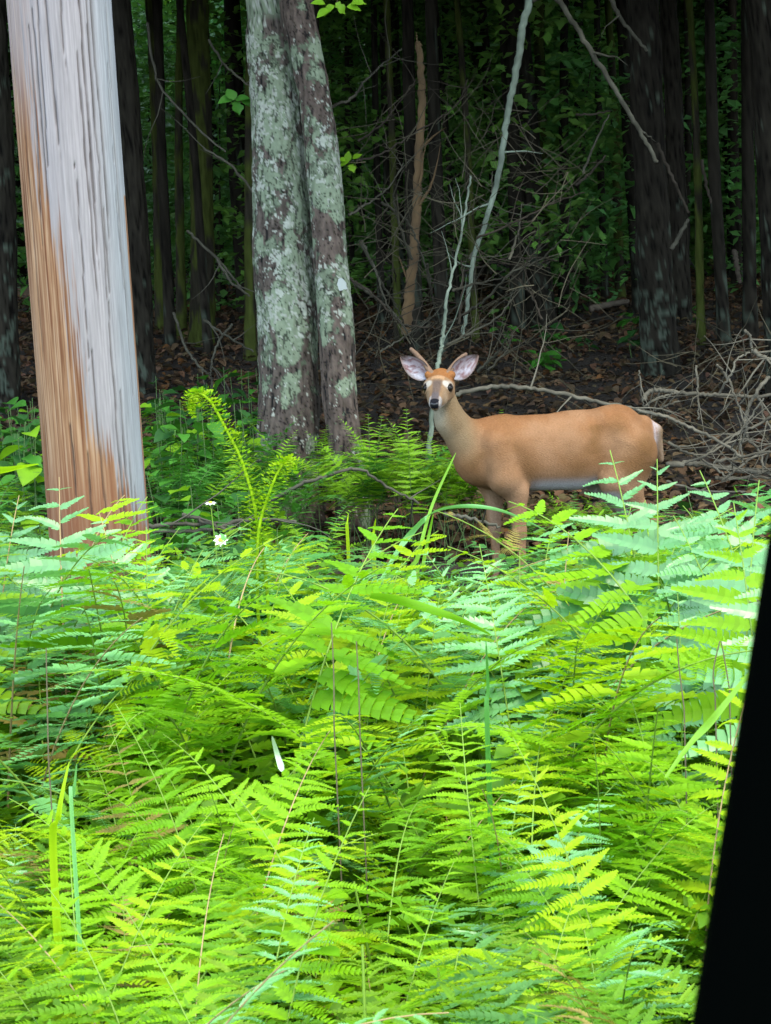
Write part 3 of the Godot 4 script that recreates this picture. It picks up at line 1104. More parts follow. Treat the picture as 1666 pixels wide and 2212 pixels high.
	var pile_at := ["longest, arching from the deer's head over its back", "thick level branch near the top of the pile", "short fork under the thick level branch", "stub pointing right from the long arching branch", "branch sloping down right from the deer's tail", "thickest log low in the pile", "pale thin pole along the bottom of the pile",
		"crooked upright branch near the right edge", "branch falling left from the right edge", "thin upright twig through the thick level branch", "twig slanting down across the pile", "bent twig at the top of the pile", "stout stub at the right edge", "short hooked twig standing above the pile", "slim branch just above the thickest log",
		"tiny twig in the heart of the pile", "dim stick under the pale pole", "long slanting stick rising to the right", "short stick rising to the right edge", "upright twig just above the deer's rump", "short stick sloping down at the right edge"]
	var pw := [12, 13, 7, 7, 8, 18, 11, 10, 8, 6, 7, 7, 13, 9, 9, 5, 7, 7, 8, 4, 7]
	for k in pile.size():
		branch("brush_branch", "branch of the brush pile, %s" % pile_at[k], "branch", "fallen branches of the brush pile", pile[k], r(11.7, 12.5), pw[k] * 0.85, pw[k] * 0.55, mats.deadwood_pile, rng.randi_range(2, 5), -1.0, r(0.75, 1.0))
	var left := [[[375, 675], [405, 755], [440, 800], [455, 812], [458, 850]], [[502, 700], [470, 745], [457, 790], [455, 812]], [[319, 49], [339, 169], [391, 238], [436, 286], [488, 329]], [[452, 85], [488, 143], [542, 186]], [[404, 498], [462, 553], [521, 618]], [[440, 690], [480, 720], [548, 760]], [[560, 430], [500, 360], [440, 320]], [[470, 560], [500, 610], [540, 640]]]
	var left_at := ["left arm of the pale forked twig between pole and double trunk", "right arm of the pale forked twig between pole and double trunk", "long drooping twig high on the right of the pole", "thin twig touching the double trunk near the top edge", "thin twig sloping down at mid height right of the pole", "thin twig low on the left of the double trunk", "dim twig on the left of the double trunk at mid height", "short twig left of the double trunk above the forked one"]
	for k in left.size():
		branch("bare_twig", left_at[k], "twig", "", left[k], 13.5, 6, 4, dead, 2, -1.0, 0.7)
	branch("arching_branch", "thin grey fallen branch arching over the small ferns at the foot of the double trunk", "branch", "", [[585, 1082], [650, 1045], [720, 1025], [775, 1012], [828, 1046], [905, 1088]], 9.6, 9, 5, dead, 2)
	var sticks := [[[320, 1138], [400, 1132], [470, 1128]], [[395, 1112], [440, 1125], [500, 1148]], [[480, 1136], [560, 1120], [640, 1128]], [[960, 1110], [1020, 1120], [1080, 1138]], [[330, 1150], [420, 1146], [520, 1142]]]
	var stick_at := ["nearest the pole's foot", "crossing the others at a slant", "right of the white flowers", "before the deer's forelegs", "lowest, behind the fern tops"]
	for k in sticks.size():
		branch("ground_stick", "grey stick lying behind the ferns, %s" % stick_at[k], "stick", "sticks lying behind the ferns", sticks[k], 8.6, 10, 6, dead, 1, -1.0, 0.8)
	# fine dead twigs too many to tell apart
	var mb := MB.new()
	for k in 330:
		var right := k % 5 == 0
		var x := r(770, 1240) if not right else r(1420, 1690)
		var yy := r(240, 840) if not right else r(740, 1040)
		var p := at(x, yy, r(11.9, 14.5))
		p.y = maxf(p.y, ground(p.x, p.z) + 0.02)
		var d := Vector3(r(-1, 1), r(-0.6, 0.9), r(-0.6, 0.6)).normalized()
		var tp := [p]
		for j in rng.randi_range(4, 8):
			d = (d + Vector3(r(-0.2, 0.2), r(-0.2, 0.2), r(-0.2, 0.2))).normalized()
			p += d * r(0.04, 0.11)
			tp.append(p)
		var s := r(0.3, 0.85)
		tube(mb, tp, r(0.002, 0.0048), 0.0012, 4, Color(s, s * 0.95, s * 0.85))
	tag(part("fine_twigs", mb.commit(), mats.deadwood, self), "tangle of fine dead twigs behind the deer", "twigs", "", "stuff")


# ------------------------------------------------------------------ the deer
const EYE_SPOT := Vector3(0.053, 0.004, 0.090)


func fur_body(p: Vector3, g: Vector3) -> Color:
	var mott := 1.0 + 0.12 * noise.get_noise_3d(p.x * 9.0, p.y * 9.0, p.z * 9.0) + 0.10 * grain.get_noise_3d(p.x * 1.5, p.y * 3.0, p.z * 1.5)
	var c := Color(0.40, 0.205, 0.092)
	c = c.lerp(Color(0.39, 0.178, 0.072), smoothstep(0.70, 0.88, p.y))
	c = c.lerp(Color(0.46, 0.27, 0.145), smoothstep(0.62, 0.50, p.y))
	var patch := noise.get_noise_3d(p.x * 3.2 + 2.0, p.y * 3.6, 0.0)  # fur mottling, its contrast raised to suggest muscle shading
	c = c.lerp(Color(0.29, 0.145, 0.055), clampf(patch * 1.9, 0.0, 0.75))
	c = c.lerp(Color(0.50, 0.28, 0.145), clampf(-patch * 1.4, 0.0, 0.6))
	# muscle and haunch shading painted into the coat as darker and lighter patches
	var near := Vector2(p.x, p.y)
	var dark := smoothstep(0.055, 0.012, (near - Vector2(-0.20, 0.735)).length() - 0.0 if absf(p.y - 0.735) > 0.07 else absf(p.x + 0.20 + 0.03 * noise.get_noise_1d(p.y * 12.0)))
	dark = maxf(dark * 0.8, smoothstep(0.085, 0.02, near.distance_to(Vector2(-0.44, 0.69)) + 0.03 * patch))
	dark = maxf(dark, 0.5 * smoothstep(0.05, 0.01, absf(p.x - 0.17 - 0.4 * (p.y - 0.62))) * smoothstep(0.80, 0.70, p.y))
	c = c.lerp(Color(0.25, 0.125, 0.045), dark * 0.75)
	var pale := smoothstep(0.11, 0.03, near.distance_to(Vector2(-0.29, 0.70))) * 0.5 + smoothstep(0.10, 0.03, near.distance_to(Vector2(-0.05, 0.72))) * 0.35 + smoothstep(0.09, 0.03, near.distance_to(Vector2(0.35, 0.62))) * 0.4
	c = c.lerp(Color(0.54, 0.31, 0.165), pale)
	# grey-brown neck, pale throat
	var neck := smoothstep(0.36, 0.47, p.x) * smoothstep(0.60, 0.76, p.y)
	c = c.lerp(Color(0.33, 0.235, 0.125), neck * 0.9)
	c = c.lerp(Color(0.50, 0.44, 0.30), neck * smoothstep(0.05, 0.75, g.x) * smoothstep(0.74, 0.92, p.y))
	# white belly and inner thighs
	var belly := smoothstep(-0.45, -0.8, g.y) * smoothstep(-0.40, -0.30, p.x) * smoothstep(0.20, 0.06, p.x) * smoothstep(0.60, 0.53, p.y)
	c = c.lerp(Color(0.72, 0.70, 0.68), belly)
	if p.y < 0.50:
		var inner := g.z * signf(p.z) * -1.0
		c = c.lerp(Color(0.62, 0.56, 0.48), smoothstep(0.3, 0.8, inner) * (0.75 if p.x < -0.1 and p.y > 0.3 else 0.12))
		c = c.lerp(Color(0.42, 0.23, 0.12), smoothstep(0.46, 0.30, p.y) * 0.5 * (1.0 - smoothstep(0.3, 0.8, inner)))
	# rump patch and the fringe of the tail
	if p.x < -0.515 and p.y > 0.55:
		var fringe := smoothstep(0.25, 0.6, absf(g.z)) * (0.65 + 0.9 * noise.get_noise_2d(p.x * 60.0, p.y * 5.0))
		c = c.lerp(Color(0.86, 0.84, 0.86), fringe * smoothstep(-0.525, -0.545, p.x) * 0.85)
		c = c.lerp(Color(0.30, 0.19, 0.095), smoothstep(-0.545, -0.562, p.x) * smoothstep(0.80, 0.75, p.y) * 0.9)
	elif p.x < -0.45 and g.x < -0.6 and p.y < 0.68 and absf(p.z) < 0.09:
		c = c.lerp(Color(0.80, 0.78, 0.76), smoothstep(-0.6, -0.85, g.x))
	if p.y < 0.035:
		return Color(0.03, 0.025, 0.02)
	return (c * mott).clamp(Color(0.02, 0.02, 0.02), Color.WHITE)


func fur_head(q: Vector3, g: Vector3) -> Color:
	var E0 := EYE_SPOT
	var mott := 1.0 + 0.10 * noise.get_noise_3d(q.x * 30.0, q.y * 30.0, q.z * 20.0)
	var ax := absf(q.x)
	var c := Color(0.42, 0.255, 0.13)
	c = c.lerp(Color(0.43, 0.18, 0.06), smoothstep(0.066, 0.04, q.z) * smoothstep(-0.01, 0.02, q.y))
	c = c.lerp(Color(0.62, 0.36, 0.18), smoothstep(0.05, 0.062, q.z) * smoothstep(0.092, 0.078, q.z) * smoothstep(0.036, 0.026, ax) * smoothstep(0.0, 0.02, q.y))
	c = c.lerp(Color(0.17, 0.125, 0.10), 0.9 * smoothstep(0.080, 0.105, q.z) * smoothstep(0.032 - q.z * 0.08, 0.016 - q.z * 0.08, ax - 0.006) * smoothstep(-0.03, -0.012, q.y))
	var ring := Vector3(ax, q.y, q.z).distance_to(EYE_SPOT + Vector3(-0.006, 0.006, -0.004))
	c = c.lerp(Color(0.60, 0.50, 0.38), smoothstep(0.036, 0.022, ring) * (0.9 if q.y > E0.y or ax < E0.x - 0.006 else 0.45))
	if Vector3(ax, q.y, q.z).distance_to(E0) < 0.023:
		c = Color(0.05, 0.035, 0.025)
	var brow := Vector3(ax, q.y * 0.8, q.z).distance_to(Vector3(0.040, 0.024, 0.098))
	c = c.lerp(Color(0.68, 0.60, 0.48), smoothstep(0.022, 0.012, brow))
	c = c.lerp(Color(0.50, 0.36, 0.22), smoothstep(0.02, 0.045, ax) * smoothstep(0.11, 0.14, q.z) * smoothstep(0.20, 0.18, q.z) * 0.7)
	c = c.lerp(Color(0.55, 0.49, 0.42), smoothstep(0.185, 0.197, q.z) * smoothstep(0.012, 0.022, ax))
	c = c.lerp(Color(0.17, 0.14, 0.13), smoothstep(0.15, 0.19, q.z) * smoothstep(0.022, 0.012, ax) * smoothstep(-0.03, -0.01, q.y))
	c = c.lerp(Color(0.66, 0.60, 0.50), smoothstep(-0.048, -0.07, q.y) * smoothstep(0.045, 0.02, ax))
	if q.z > 0.216 and q.y > -0.048 and ax < 0.020 - 0.35 * maxf(-0.034 - q.y, 0.0):
		c = Color(0.022, 0.022, 0.026)
	return (c * mott).clamp(Color(0.015, 0.015, 0.015), Color.WHITE)


func make_deer() -> void:
	var foot := at(1200, 1255, 10.0)
	foot.y = ground(foot.x, foot.z) - 0.01
	var deer := thing("deer", "young reddish-brown deer with short velvet antlers, standing side-on behind the ferns", "deer", foot)
	deer.rotation.y = PI + deg_to_rad(12.0)
	var rot := Basis(Vector3.UP, deer.rotation.y).inverse()
	var V := func(x: float, y: float, z: float) -> Vector3: return Vector3(x, y, z)
	var bones := [
		[V.call(0.22, 0.678, 0), V.call(-0.12, 0.668, 0), 0.190, 0.196, 0.05, 0.78],
		[V.call(-0.12, 0.685, 0), V.call(-0.34, 0.722, 0), 0.182, 0.160, 0.05, 0.74],
		[V.call(-0.34, 0.722, 0), V.call(-0.40, 0.690, 0), 0.162, 0.145, 0.05, 0.88],
		[V.call(0.30, 0.70, 0), V.call(0.375, 0.635, 0), 0.150, 0.115, 0.06, 0.85],
		[V.call(0.24, 0.80, 0), V.call(0.33, 0.79, 0), 0.066, 0.07, 0.04, 0.9],
		[V.call(-0.27, 0.80, -0.05), V.call(-0.36, 0.76, -0.075), 0.075, 0.08, 0.03, 1.0],
		[V.call(0.395, 0.705, 0), V.call(0.518, 0.86, 0), 0.126, 0.072, 0.05, 0.85],
		[V.call(0.518, 0.86, 0), V.call(0.560, 1.01, -0.01), 0.072, 0.058, 0.04, 0.95],
		# shoulders and forelegs
		[V.call(0.31, 0.74, -0.085), V.call(0.275, 0.56, -0.100), 0.080, 0.078, 0.022, 1.0],
		[V.call(0.27, 0.56, -0.088), V.call(0.215, 0.49, -0.09), 0.072, 0.056, 0.04, 1.0],
		[V.call(0.215, 0.49, -0.09), V.call(0.205, 0.29, -0.085), 0.056, 0.033, 0.03, 1.0],
		[V.call(0.205, 0.29, -0.085), V.call(0.20, 0.265, -0.085), 0.034, 0.028, 0.02, 1.0],
		[V.call(0.20, 0.265, -0.085), V.call(0.195, 0.10, -0.085), 0.025, 0.020, 0.02, 1.0],
		[V.call(0.195, 0.10, -0.085), V.call(0.22, 0.03, -0.085), 0.023, 0.025, 0.015, 1.0],
		[V.call(0.30, 0.72, 0.075), V.call(0.31, 0.56, 0.085), 0.085, 0.075, 0.032, 1.0],
		[V.call(0.31, 0.56, 0.085), V.call(0.285, 0.49, 0.085), 0.068, 0.054, 0.04, 1.0],
		[V.call(0.285, 0.49, 0.085), V.call(0.29, 0.29, 0.08), 0.053, 0.033, 0.03, 1.0],
		[V.call(0.29, 0.29, 0.08), V.call(0.285, 0.10, 0.08), 0.026, 0.020, 0.02, 1.0],
		[V.call(0.285, 0.10, 0.08), V.call(0.31, 0.03, 0.08), 0.023, 0.025, 0.015, 1.0],
		# haunches and hind legs
		[V.call(-0.395, 0.67, -0.098), V.call(-0.30, 0.52, -0.108), 0.124, 0.080, 0.024, 1.0],
		[V.call(-0.41, 0.62, -0.085), V.call(-0.38, 0.47, -0.09), 0.105, 0.070, 0.05, 1.0],
		[V.call(-0.31, 0.51, -0.095), V.call(-0.47, 0.32, -0.09), 0.078, 0.036, 0.04, 1.0],
		[V.call(-0.47, 0.32, -0.09), V.call(-0.495, 0.29, -0.09), 0.035, 0.030, 0.02, 1.0],
		[V.call(-0.49, 0.29, -0.09), V.call(-0.475, 0.10, -0.09), 0.028, 0.021, 0.02, 1.0],
		[V.call(-0.475, 0.10, -0.09), V.call(-0.45, 0.03, -0.09), 0.024, 0.025, 0.015, 1.0],
		[V.call(-0.385, 0.67, 0.075), V.call(-0.28, 0.52, 0.095), 0.128, 0.080, 0.06, 1.0],
		[V.call(-0.29, 0.51, 0.095), V.call(-0.41, 0.32, 0.085), 0.076, 0.036, 0.04, 1.0],
		[V.call(-0.41, 0.31, 0.085), V.call(-0.39, 0.10, 0.085), 0.029, 0.021, 0.02, 1.0],
		[V.call(-0.39, 0.10, 0.085), V.call(-0.365, 0.03, 0.085), 0.024, 0.025, 0.015, 1.0],
		# tail
		[V.call(-0.50, 0.795, 0), V.call(-0.555, 0.745, 0), 0.034, 0.036, 0.03, 1.15],
		[V.call(-0.555, 0.745, 0), V.call(-0.578, 0.60, 0), 0.036, 0.022, 0.02, 1.4],
	]
	var mb := MB.new()
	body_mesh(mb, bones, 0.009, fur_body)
	# the head turned to the camera
	var f := Vector3(-sin(deg_to_rad(11.0)) * cos(deg_to_rad(19.0)), -sin(deg_to_rad(19.0)), cos(deg_to_rad(11.0)) * cos(deg_to_rad(19.0)))
	var hx := Vector3.UP.cross(f).normalized().rotated(f, deg_to_rad(-2.0))
	var hb := (rot * Basis(hx, f.cross(hx), f)).scaled_local(Vector3(1.08, 1.0, 0.92))
	var hxf := Transform3D(hb, V.call(0.572, 1.058, -0.035))
	var E := EYE_SPOT
	var head := [
		[V.call(0, 0.002, -0.03), V.call(0, 0.004, 0.06), 0.058, 0.054, 0.03, 1.0],
		[V.call(0.040, 0.004, 0.055), V.call(0.036, -0.004, 0.088), 0.030, 0.026, 0.025, 1.0],
		[V.call(-0.040, 0.004, 0.055), V.call(-0.036, -0.004, 0.088), 0.030, 0.026, 0.025, 1.0],
		[V.call(0, -0.008, 0.08), V.call(0, -0.022, 0.17), 0.044, 0.030, 0.03, 1.0],
		[V.call(0, -0.022, 0.17), V.call(0, -0.032, 0.222), 0.030, 0.024, 0.02, 1.0],
		[V.call(0.010, -0.026, 0.224), V.call(-0.010, -0.026, 0.224), 0.016, 0.016, 0.012, 1.0],
		[V.call(0.024, -0.050, 0.02), V.call(0.018, -0.048, 0.13), 0.040, 0.026, 0.03, 1.0],
		[V.call(-0.024, -0.050, 0.02), V.call(-0.018, -0.048, 0.13), 0.040, 0.026, 0.03, 1.0],
		[V.call(0, -0.052, 0.12), V.call(0, -0.056, 0.205), 0.026, 0.017, 0.025, 1.0],
		[V.call(0, -0.03, -0.03), V.call(0, -0.09, -0.03), 0.056, 0.06, 0.04, 1.0],
		[V.call(0.040, 0.030, -0.01), V.call(0.052, 0.036, -0.01), 0.020, 0.020, 0.02, 1.0],
		[V.call(-0.040, 0.030, -0.01), V.call(-0.052, 0.036, -0.01), 0.020, 0.020, 0.02, 1.0],
	]
	body_mesh(mb, head, 0.004, fur_head, hxf)
	# cupped ears: the dark-rimmed back and the white, pink-shaded hollow, which faces the camera
	for s in [-1.0, 1.0]:
		var axis := Vector3(s * 0.80, 0.66 if s < 0 else 0.62, -0.12).normalized()
		var open := Vector3(s * 0.16, -0.15, 1.0).normalized()
		open = (open - axis * open.dot(axis)).normalized()
		var across := open.cross(axis)
		var base: Vector3 = hxf.origin + hb * Vector3(s * 0.056, 0.022, -0.008)
		for layer in 2:
			var rows := []
			for i in 21:
				var u := i / 20.0
				var row := []
				var half := 0.049 * pow(sin(PI * pow(clampf(u * 0.97 + 0.015, 0, 1), 0.80)), 0.72) + 0.004 * (1.0 - u)
				for j in 13:
					var w := j / 6.0 - 1.0
					var cup := -0.030 * (1.0 - w * w) * (1.0 - u * 0.55)
					var p := axis * (u * 0.172) + across * (half * w) + open * (cup - (0.0035 if layer == 1 else 0.0) * (1.0 - absf(w) * 0.9))
					var nn := open + across * (-w * 0.9)
					var streak := noise.get_noise_2d(u * 3.0 + s * 3.0, w * 3.5)
					var c := Color(0.56, 0.45, 0.44).lerp(Color(0.70, 0.71, 0.76), smoothstep(-0.1, 0.5, w * s * -1.0 + 0.1) * (1.0 - u))
					c = c.lerp(Color(0.30, 0.16, 0.15), smoothstep(0.0, 0.25, streak) * 0.9 * smoothstep(0.05, 0.3, u))
					c = c.lerp(Color(0.17, 0.11, 0.07), smoothstep(0.72, 0.95, maxf(absf(w), u * 0.98)) * 0.8)
					if layer == 1:
						nn = -nn
						c = Color(0.30, 0.19, 0.11)
					row.append(mb.vert(base + rot * p, rot * nn, c))
				rows.append(row)
			for i in 20:
				for j in 12:
					mb.quad(rows[i][j], rows[i][j + 1], rows[i + 1][j + 1], rows[i + 1][j])
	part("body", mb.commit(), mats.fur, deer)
	for s in [-1.0, 1.0]:
		var am := MB.new()
		var tipw := Vector3(-0.134, 0.165, -0.05) if s < 0 else Vector3(0.132, 0.128, -0.05)
		var b0: Vector3 = hxf.origin + hb * Vector3(s * 0.034, 0.040, -0.004)
		var t0: Vector3 = hxf.origin + rot * tipw
		var bow := rot * Vector3(s * 0.004, 0.012, -0.02)
		var pts := smooth_points([b0, b0.lerp(t0, 0.35) + bow, b0.lerp(t0, 0.7) + bow * 0.8, t0], 8)
		tube(am, pts, 0.0150, 0.0105, 14, Color(0.9, 0.9, 0.9), 0.07)
		var cap := MB.new()
		body_mesh(cap, [[t0, t0 + (t0 - b0).normalized() * 0.004, 0.0108, 0.009, 0.004, 1.0]], 0.0027, func(_p, _g): return Color(0.75, 0.75, 0.78))
		am.append(cap, Transform3D())
		part("antler", am.commit(), mats.velvet, deer)
		var em := SphereMesh.new()
		em.radius = 0.021
		em.height = 0.042
		var eb := hxf * Transform3D(Basis.from_scale(Vector3(0.75, 0.92, 1.1)), Vector3(s * E.x, E.y, E.z))
		part("eye", em, mats.eye_dark, deer, eb)
	var nm := MB.new()
	body_mesh(nm, [[V.call(0.010, -0.025, 0.233), V.call(-0.010, -0.025, 0.233), 0.0115, 0.0115, 0.012, 1.0], [V.call(0, -0.030, 0.236), V.call(0, -0.042, 0.232), 0.010, 0.007, 0.008, 1.0]], 0.003, func(_p, _g): return Color.WHITE, hxf)
	part("nose", nm.commit(), mats.nose_black, deer)


# ------------------------------------------------------------------ plants
var hay_pinna: Array = []        # leaflet meshes of the feathery fern
var hay_rough: Array = []        # the same with fewer lobes, for joined blades
var hay_plans: Array = []
var hay_blades: Array = []
var hay_stalks: Array = []
var brack_pinna: Array = []
var brack_rough: Array = []
var brack_plans: Array = []
var brack_stalks: Array = []
var brack_blades: Array = []
var comb_pinna: Array = []       # broad comb-cut leaflets
var comb_plans: Array = []
var comb_stalks: Array = []
var comb_blades: Array = []


func joined(plan: Dictionary, pool: Array) -> ArrayMesh:
	var m := MB.new()
	for k in plan.places.size():
		m.append(pool[k % pool.size()], plan.places[k])
	return m.commit()


func make_fern_kinds() -> void:
	for k in 6:
		hay_pinna.append(pinna(15, r(0.135, 0.18), r(0.15, 0.50), 0.55, 2.2).commit())
		hay_rough.append(pinna(11, r(0.135, 0.18), r(0.10, 0.30), 0.55, 2.2))
	for k in 9:
		var plan := frond_plan(rng.randi_range(20, 27), r(0.85, 1.08), r(0.125, 0.175), r(0.05, 0.4), r(0.8, 2.0), r(0.36, 0.44), r(0.45, 0.85))
		hay_plans.append(plan)
		hay_blades.append(joined(plan, hay_rough))
		hay_stalks.append(stalk_mesh(plan.pts, 0.0028, 0.0008, Color(0.95, 0.9, 0.9)))
	var comb_rough := []
	for k in 5:
		comb_pinna.append(pinna(13, r(0.17, 0.20), r(0.05, 0.25), 0.82, 4.0).commit())
		comb_rough.append(pinna(11, r(0.17, 0.20), r(0.05, 0.25), 0.82, 4.0))
	for k in 6:
		var plan := frond_plan(rng.randi_range(9, 12), r(0.95, 1.1), r(0.19, 0.24), r(0.0, 0.15), r(0.9, 1.6), r(0.42, 0.5), r(0.6, 0.9))
		comb_plans.append(plan)
		comb_blades.append(joined(plan, comb_rough))
		comb_stalks.append(stalk_mesh(plan.pts, 0.004, 0.001, Color(0.95, 0.9, 0.9)))
	for k in 3:
		var plan := frond_plan(8 + k, 1.0, r(0.22, 0.25), 0.0, r(0.5, 0.75), 0.62, 0.25, 1)
		comb_plans.append(plan)
		comb_blades.append(joined(plan, comb_rough))
		comb_stalks.append(stalk_mesh(plan.pts, 0.004, 0.001, Color(0.95, 0.9, 0.9)))
	for k in 4:
		for fine in 2:
			var m := MB.new()
			var pairs := 14 if fine == 0 else 11
			for j in pairs:
				var u := (j + 0.4) / pairs
				var w := 0.21 * (minf(1.0, 0.8 + u) * pow(1.0 - u, 0.65) + 0.05)
				for s in [-1.0, 1.0]:
					var th := deg_to_rad(lerpf(74, 52, u))
					var x := Vector3(cos(th), r(-0.1, 0.1), s * sin(th)).normalized()
					var y := (Vector3.UP + Vector3(r(-0.15, 0.15), 0, r(-0.15, 0.15)))
					y = (y - x * y.dot(x)).normalized()
					m.append(pinna(6 if fine == 0 else 4, 0.20, 0.12, 0.6, 3.0), Transform3D(Basis(x, y, x.cross(y)).scaled_local(Vector3.ONE * w), Vector3(u, -0.16 * u * u, 0)))
			m.append(ribbon([Vector3(0, -0.004, 0), Vector3(0.5, -0.045, 0), Vector3(1.0, -0.16, 0)], 0.018, 0.1, Color(0.9, 1.0, 0.8)), Transform3D())
			if fine == 0:
				brack_pinna.append(m.commit())
			else:
				brack_rough.append(m)
	for k in 5:
		var plan := frond_plan(rng.randi_range(5, 7), r(1.0, 1.15), r(0.25, 0.31), r(0.0, 0.12), r(0.8, 1.5), r(0.50, 0.58), r(0.55, 0.9), 1)
		brack_plans.append(plan)
		brack_blades.append(joined(plan, brack_rough))
		brack_stalks.append(stalk_mesh(plan.pts, 0.0045, 0.0012, Color(0.95, 0.9, 0.9)))


func plans_of(kind: int) -> Array:
	return [hay_plans, brack_plans, comb_plans][kind]


func fern_plant(kind: int, k: int, p: Vector3, turn: float, size: float, leaf: Material, stalk: Material, label: String, group: String, split: bool) -> Node3D:
	# kind 0 feathery fern, 1 bracken, 2 comb-leaved fern; split: every leaflet a part
	var root := thing(["fern", "bracken_fern", "broad_fern"][kind], label, "fern", p, group)
	root.basis = (Basis.from_euler(Vector3(r(-0.14, 0.14), 0, r(-0.14, 0.14))) * Basis(Vector3.UP, turn)).scaled(Vector3.ONE * size)
	var plan: Dictionary = plans_of(kind)[k]
	part("stalk", [hay_stalks, brack_stalks, comb_stalks][kind][k], stalk, root)
	if split:
		var pool: Array = [hay_pinna, brack_pinna, comb_pinna][kind]
		for j in plan.places.size():
			part("leaflet", pool[j % pool.size()], leaf, root, plan.places[j])
	else:
		tag(part("leaflets", [hay_blades, brack_blades, comb_blades][kind][k], leaf, root), "", "", "", "stuff")
	return root


func top_limit(x: float) -> float:
	var line := [[-400, 1080], [0, 1100], [110, 1125], [300, 1140], [560, 1136], [700, 1155], [830, 1180], [1000, 1196], [1060, 1180], [1200, 1130], [1300, 1100], [1420, 1080], [1500, 1060], [1666, 1035], [2100, 1000]]
	for k in line.size() - 1:
		if x < line[k + 1][0]:
			return lerpf(line[k][1], line[k + 1][1], clampf((x - line[k][0]) / float(line[k + 1][0] - line[k][0]), 0, 1))
	return 1000.0


func place_name(x: float, y: float) -> String:
	var row := "at the bed's far edge" if y < 1260 else ("in the bed's upper part" if y < 1480 else ("in the bed's middle" if y < 1760 else ("in the bed's lower part" if y < 2020 else "along the photo's bottom edge")))
	var col := "by the car frame"
	for q in [[110, "below the pole's left"], [220, "below the pole's middle"], [330, "below the pole's right"], [470, "right of the pole"], [580, "left of the trunk"], [680, "below the double trunk"], [790, "below the trunk's right"], [900, "below the brown snag"], [1010, "below the deer's head"], [1130, "below the forelegs"], [1270, "below the belly"], [1400, "below the hind legs"]]:
		if x < q[0]:
			col = q[1]
			break
	return row + " " + col


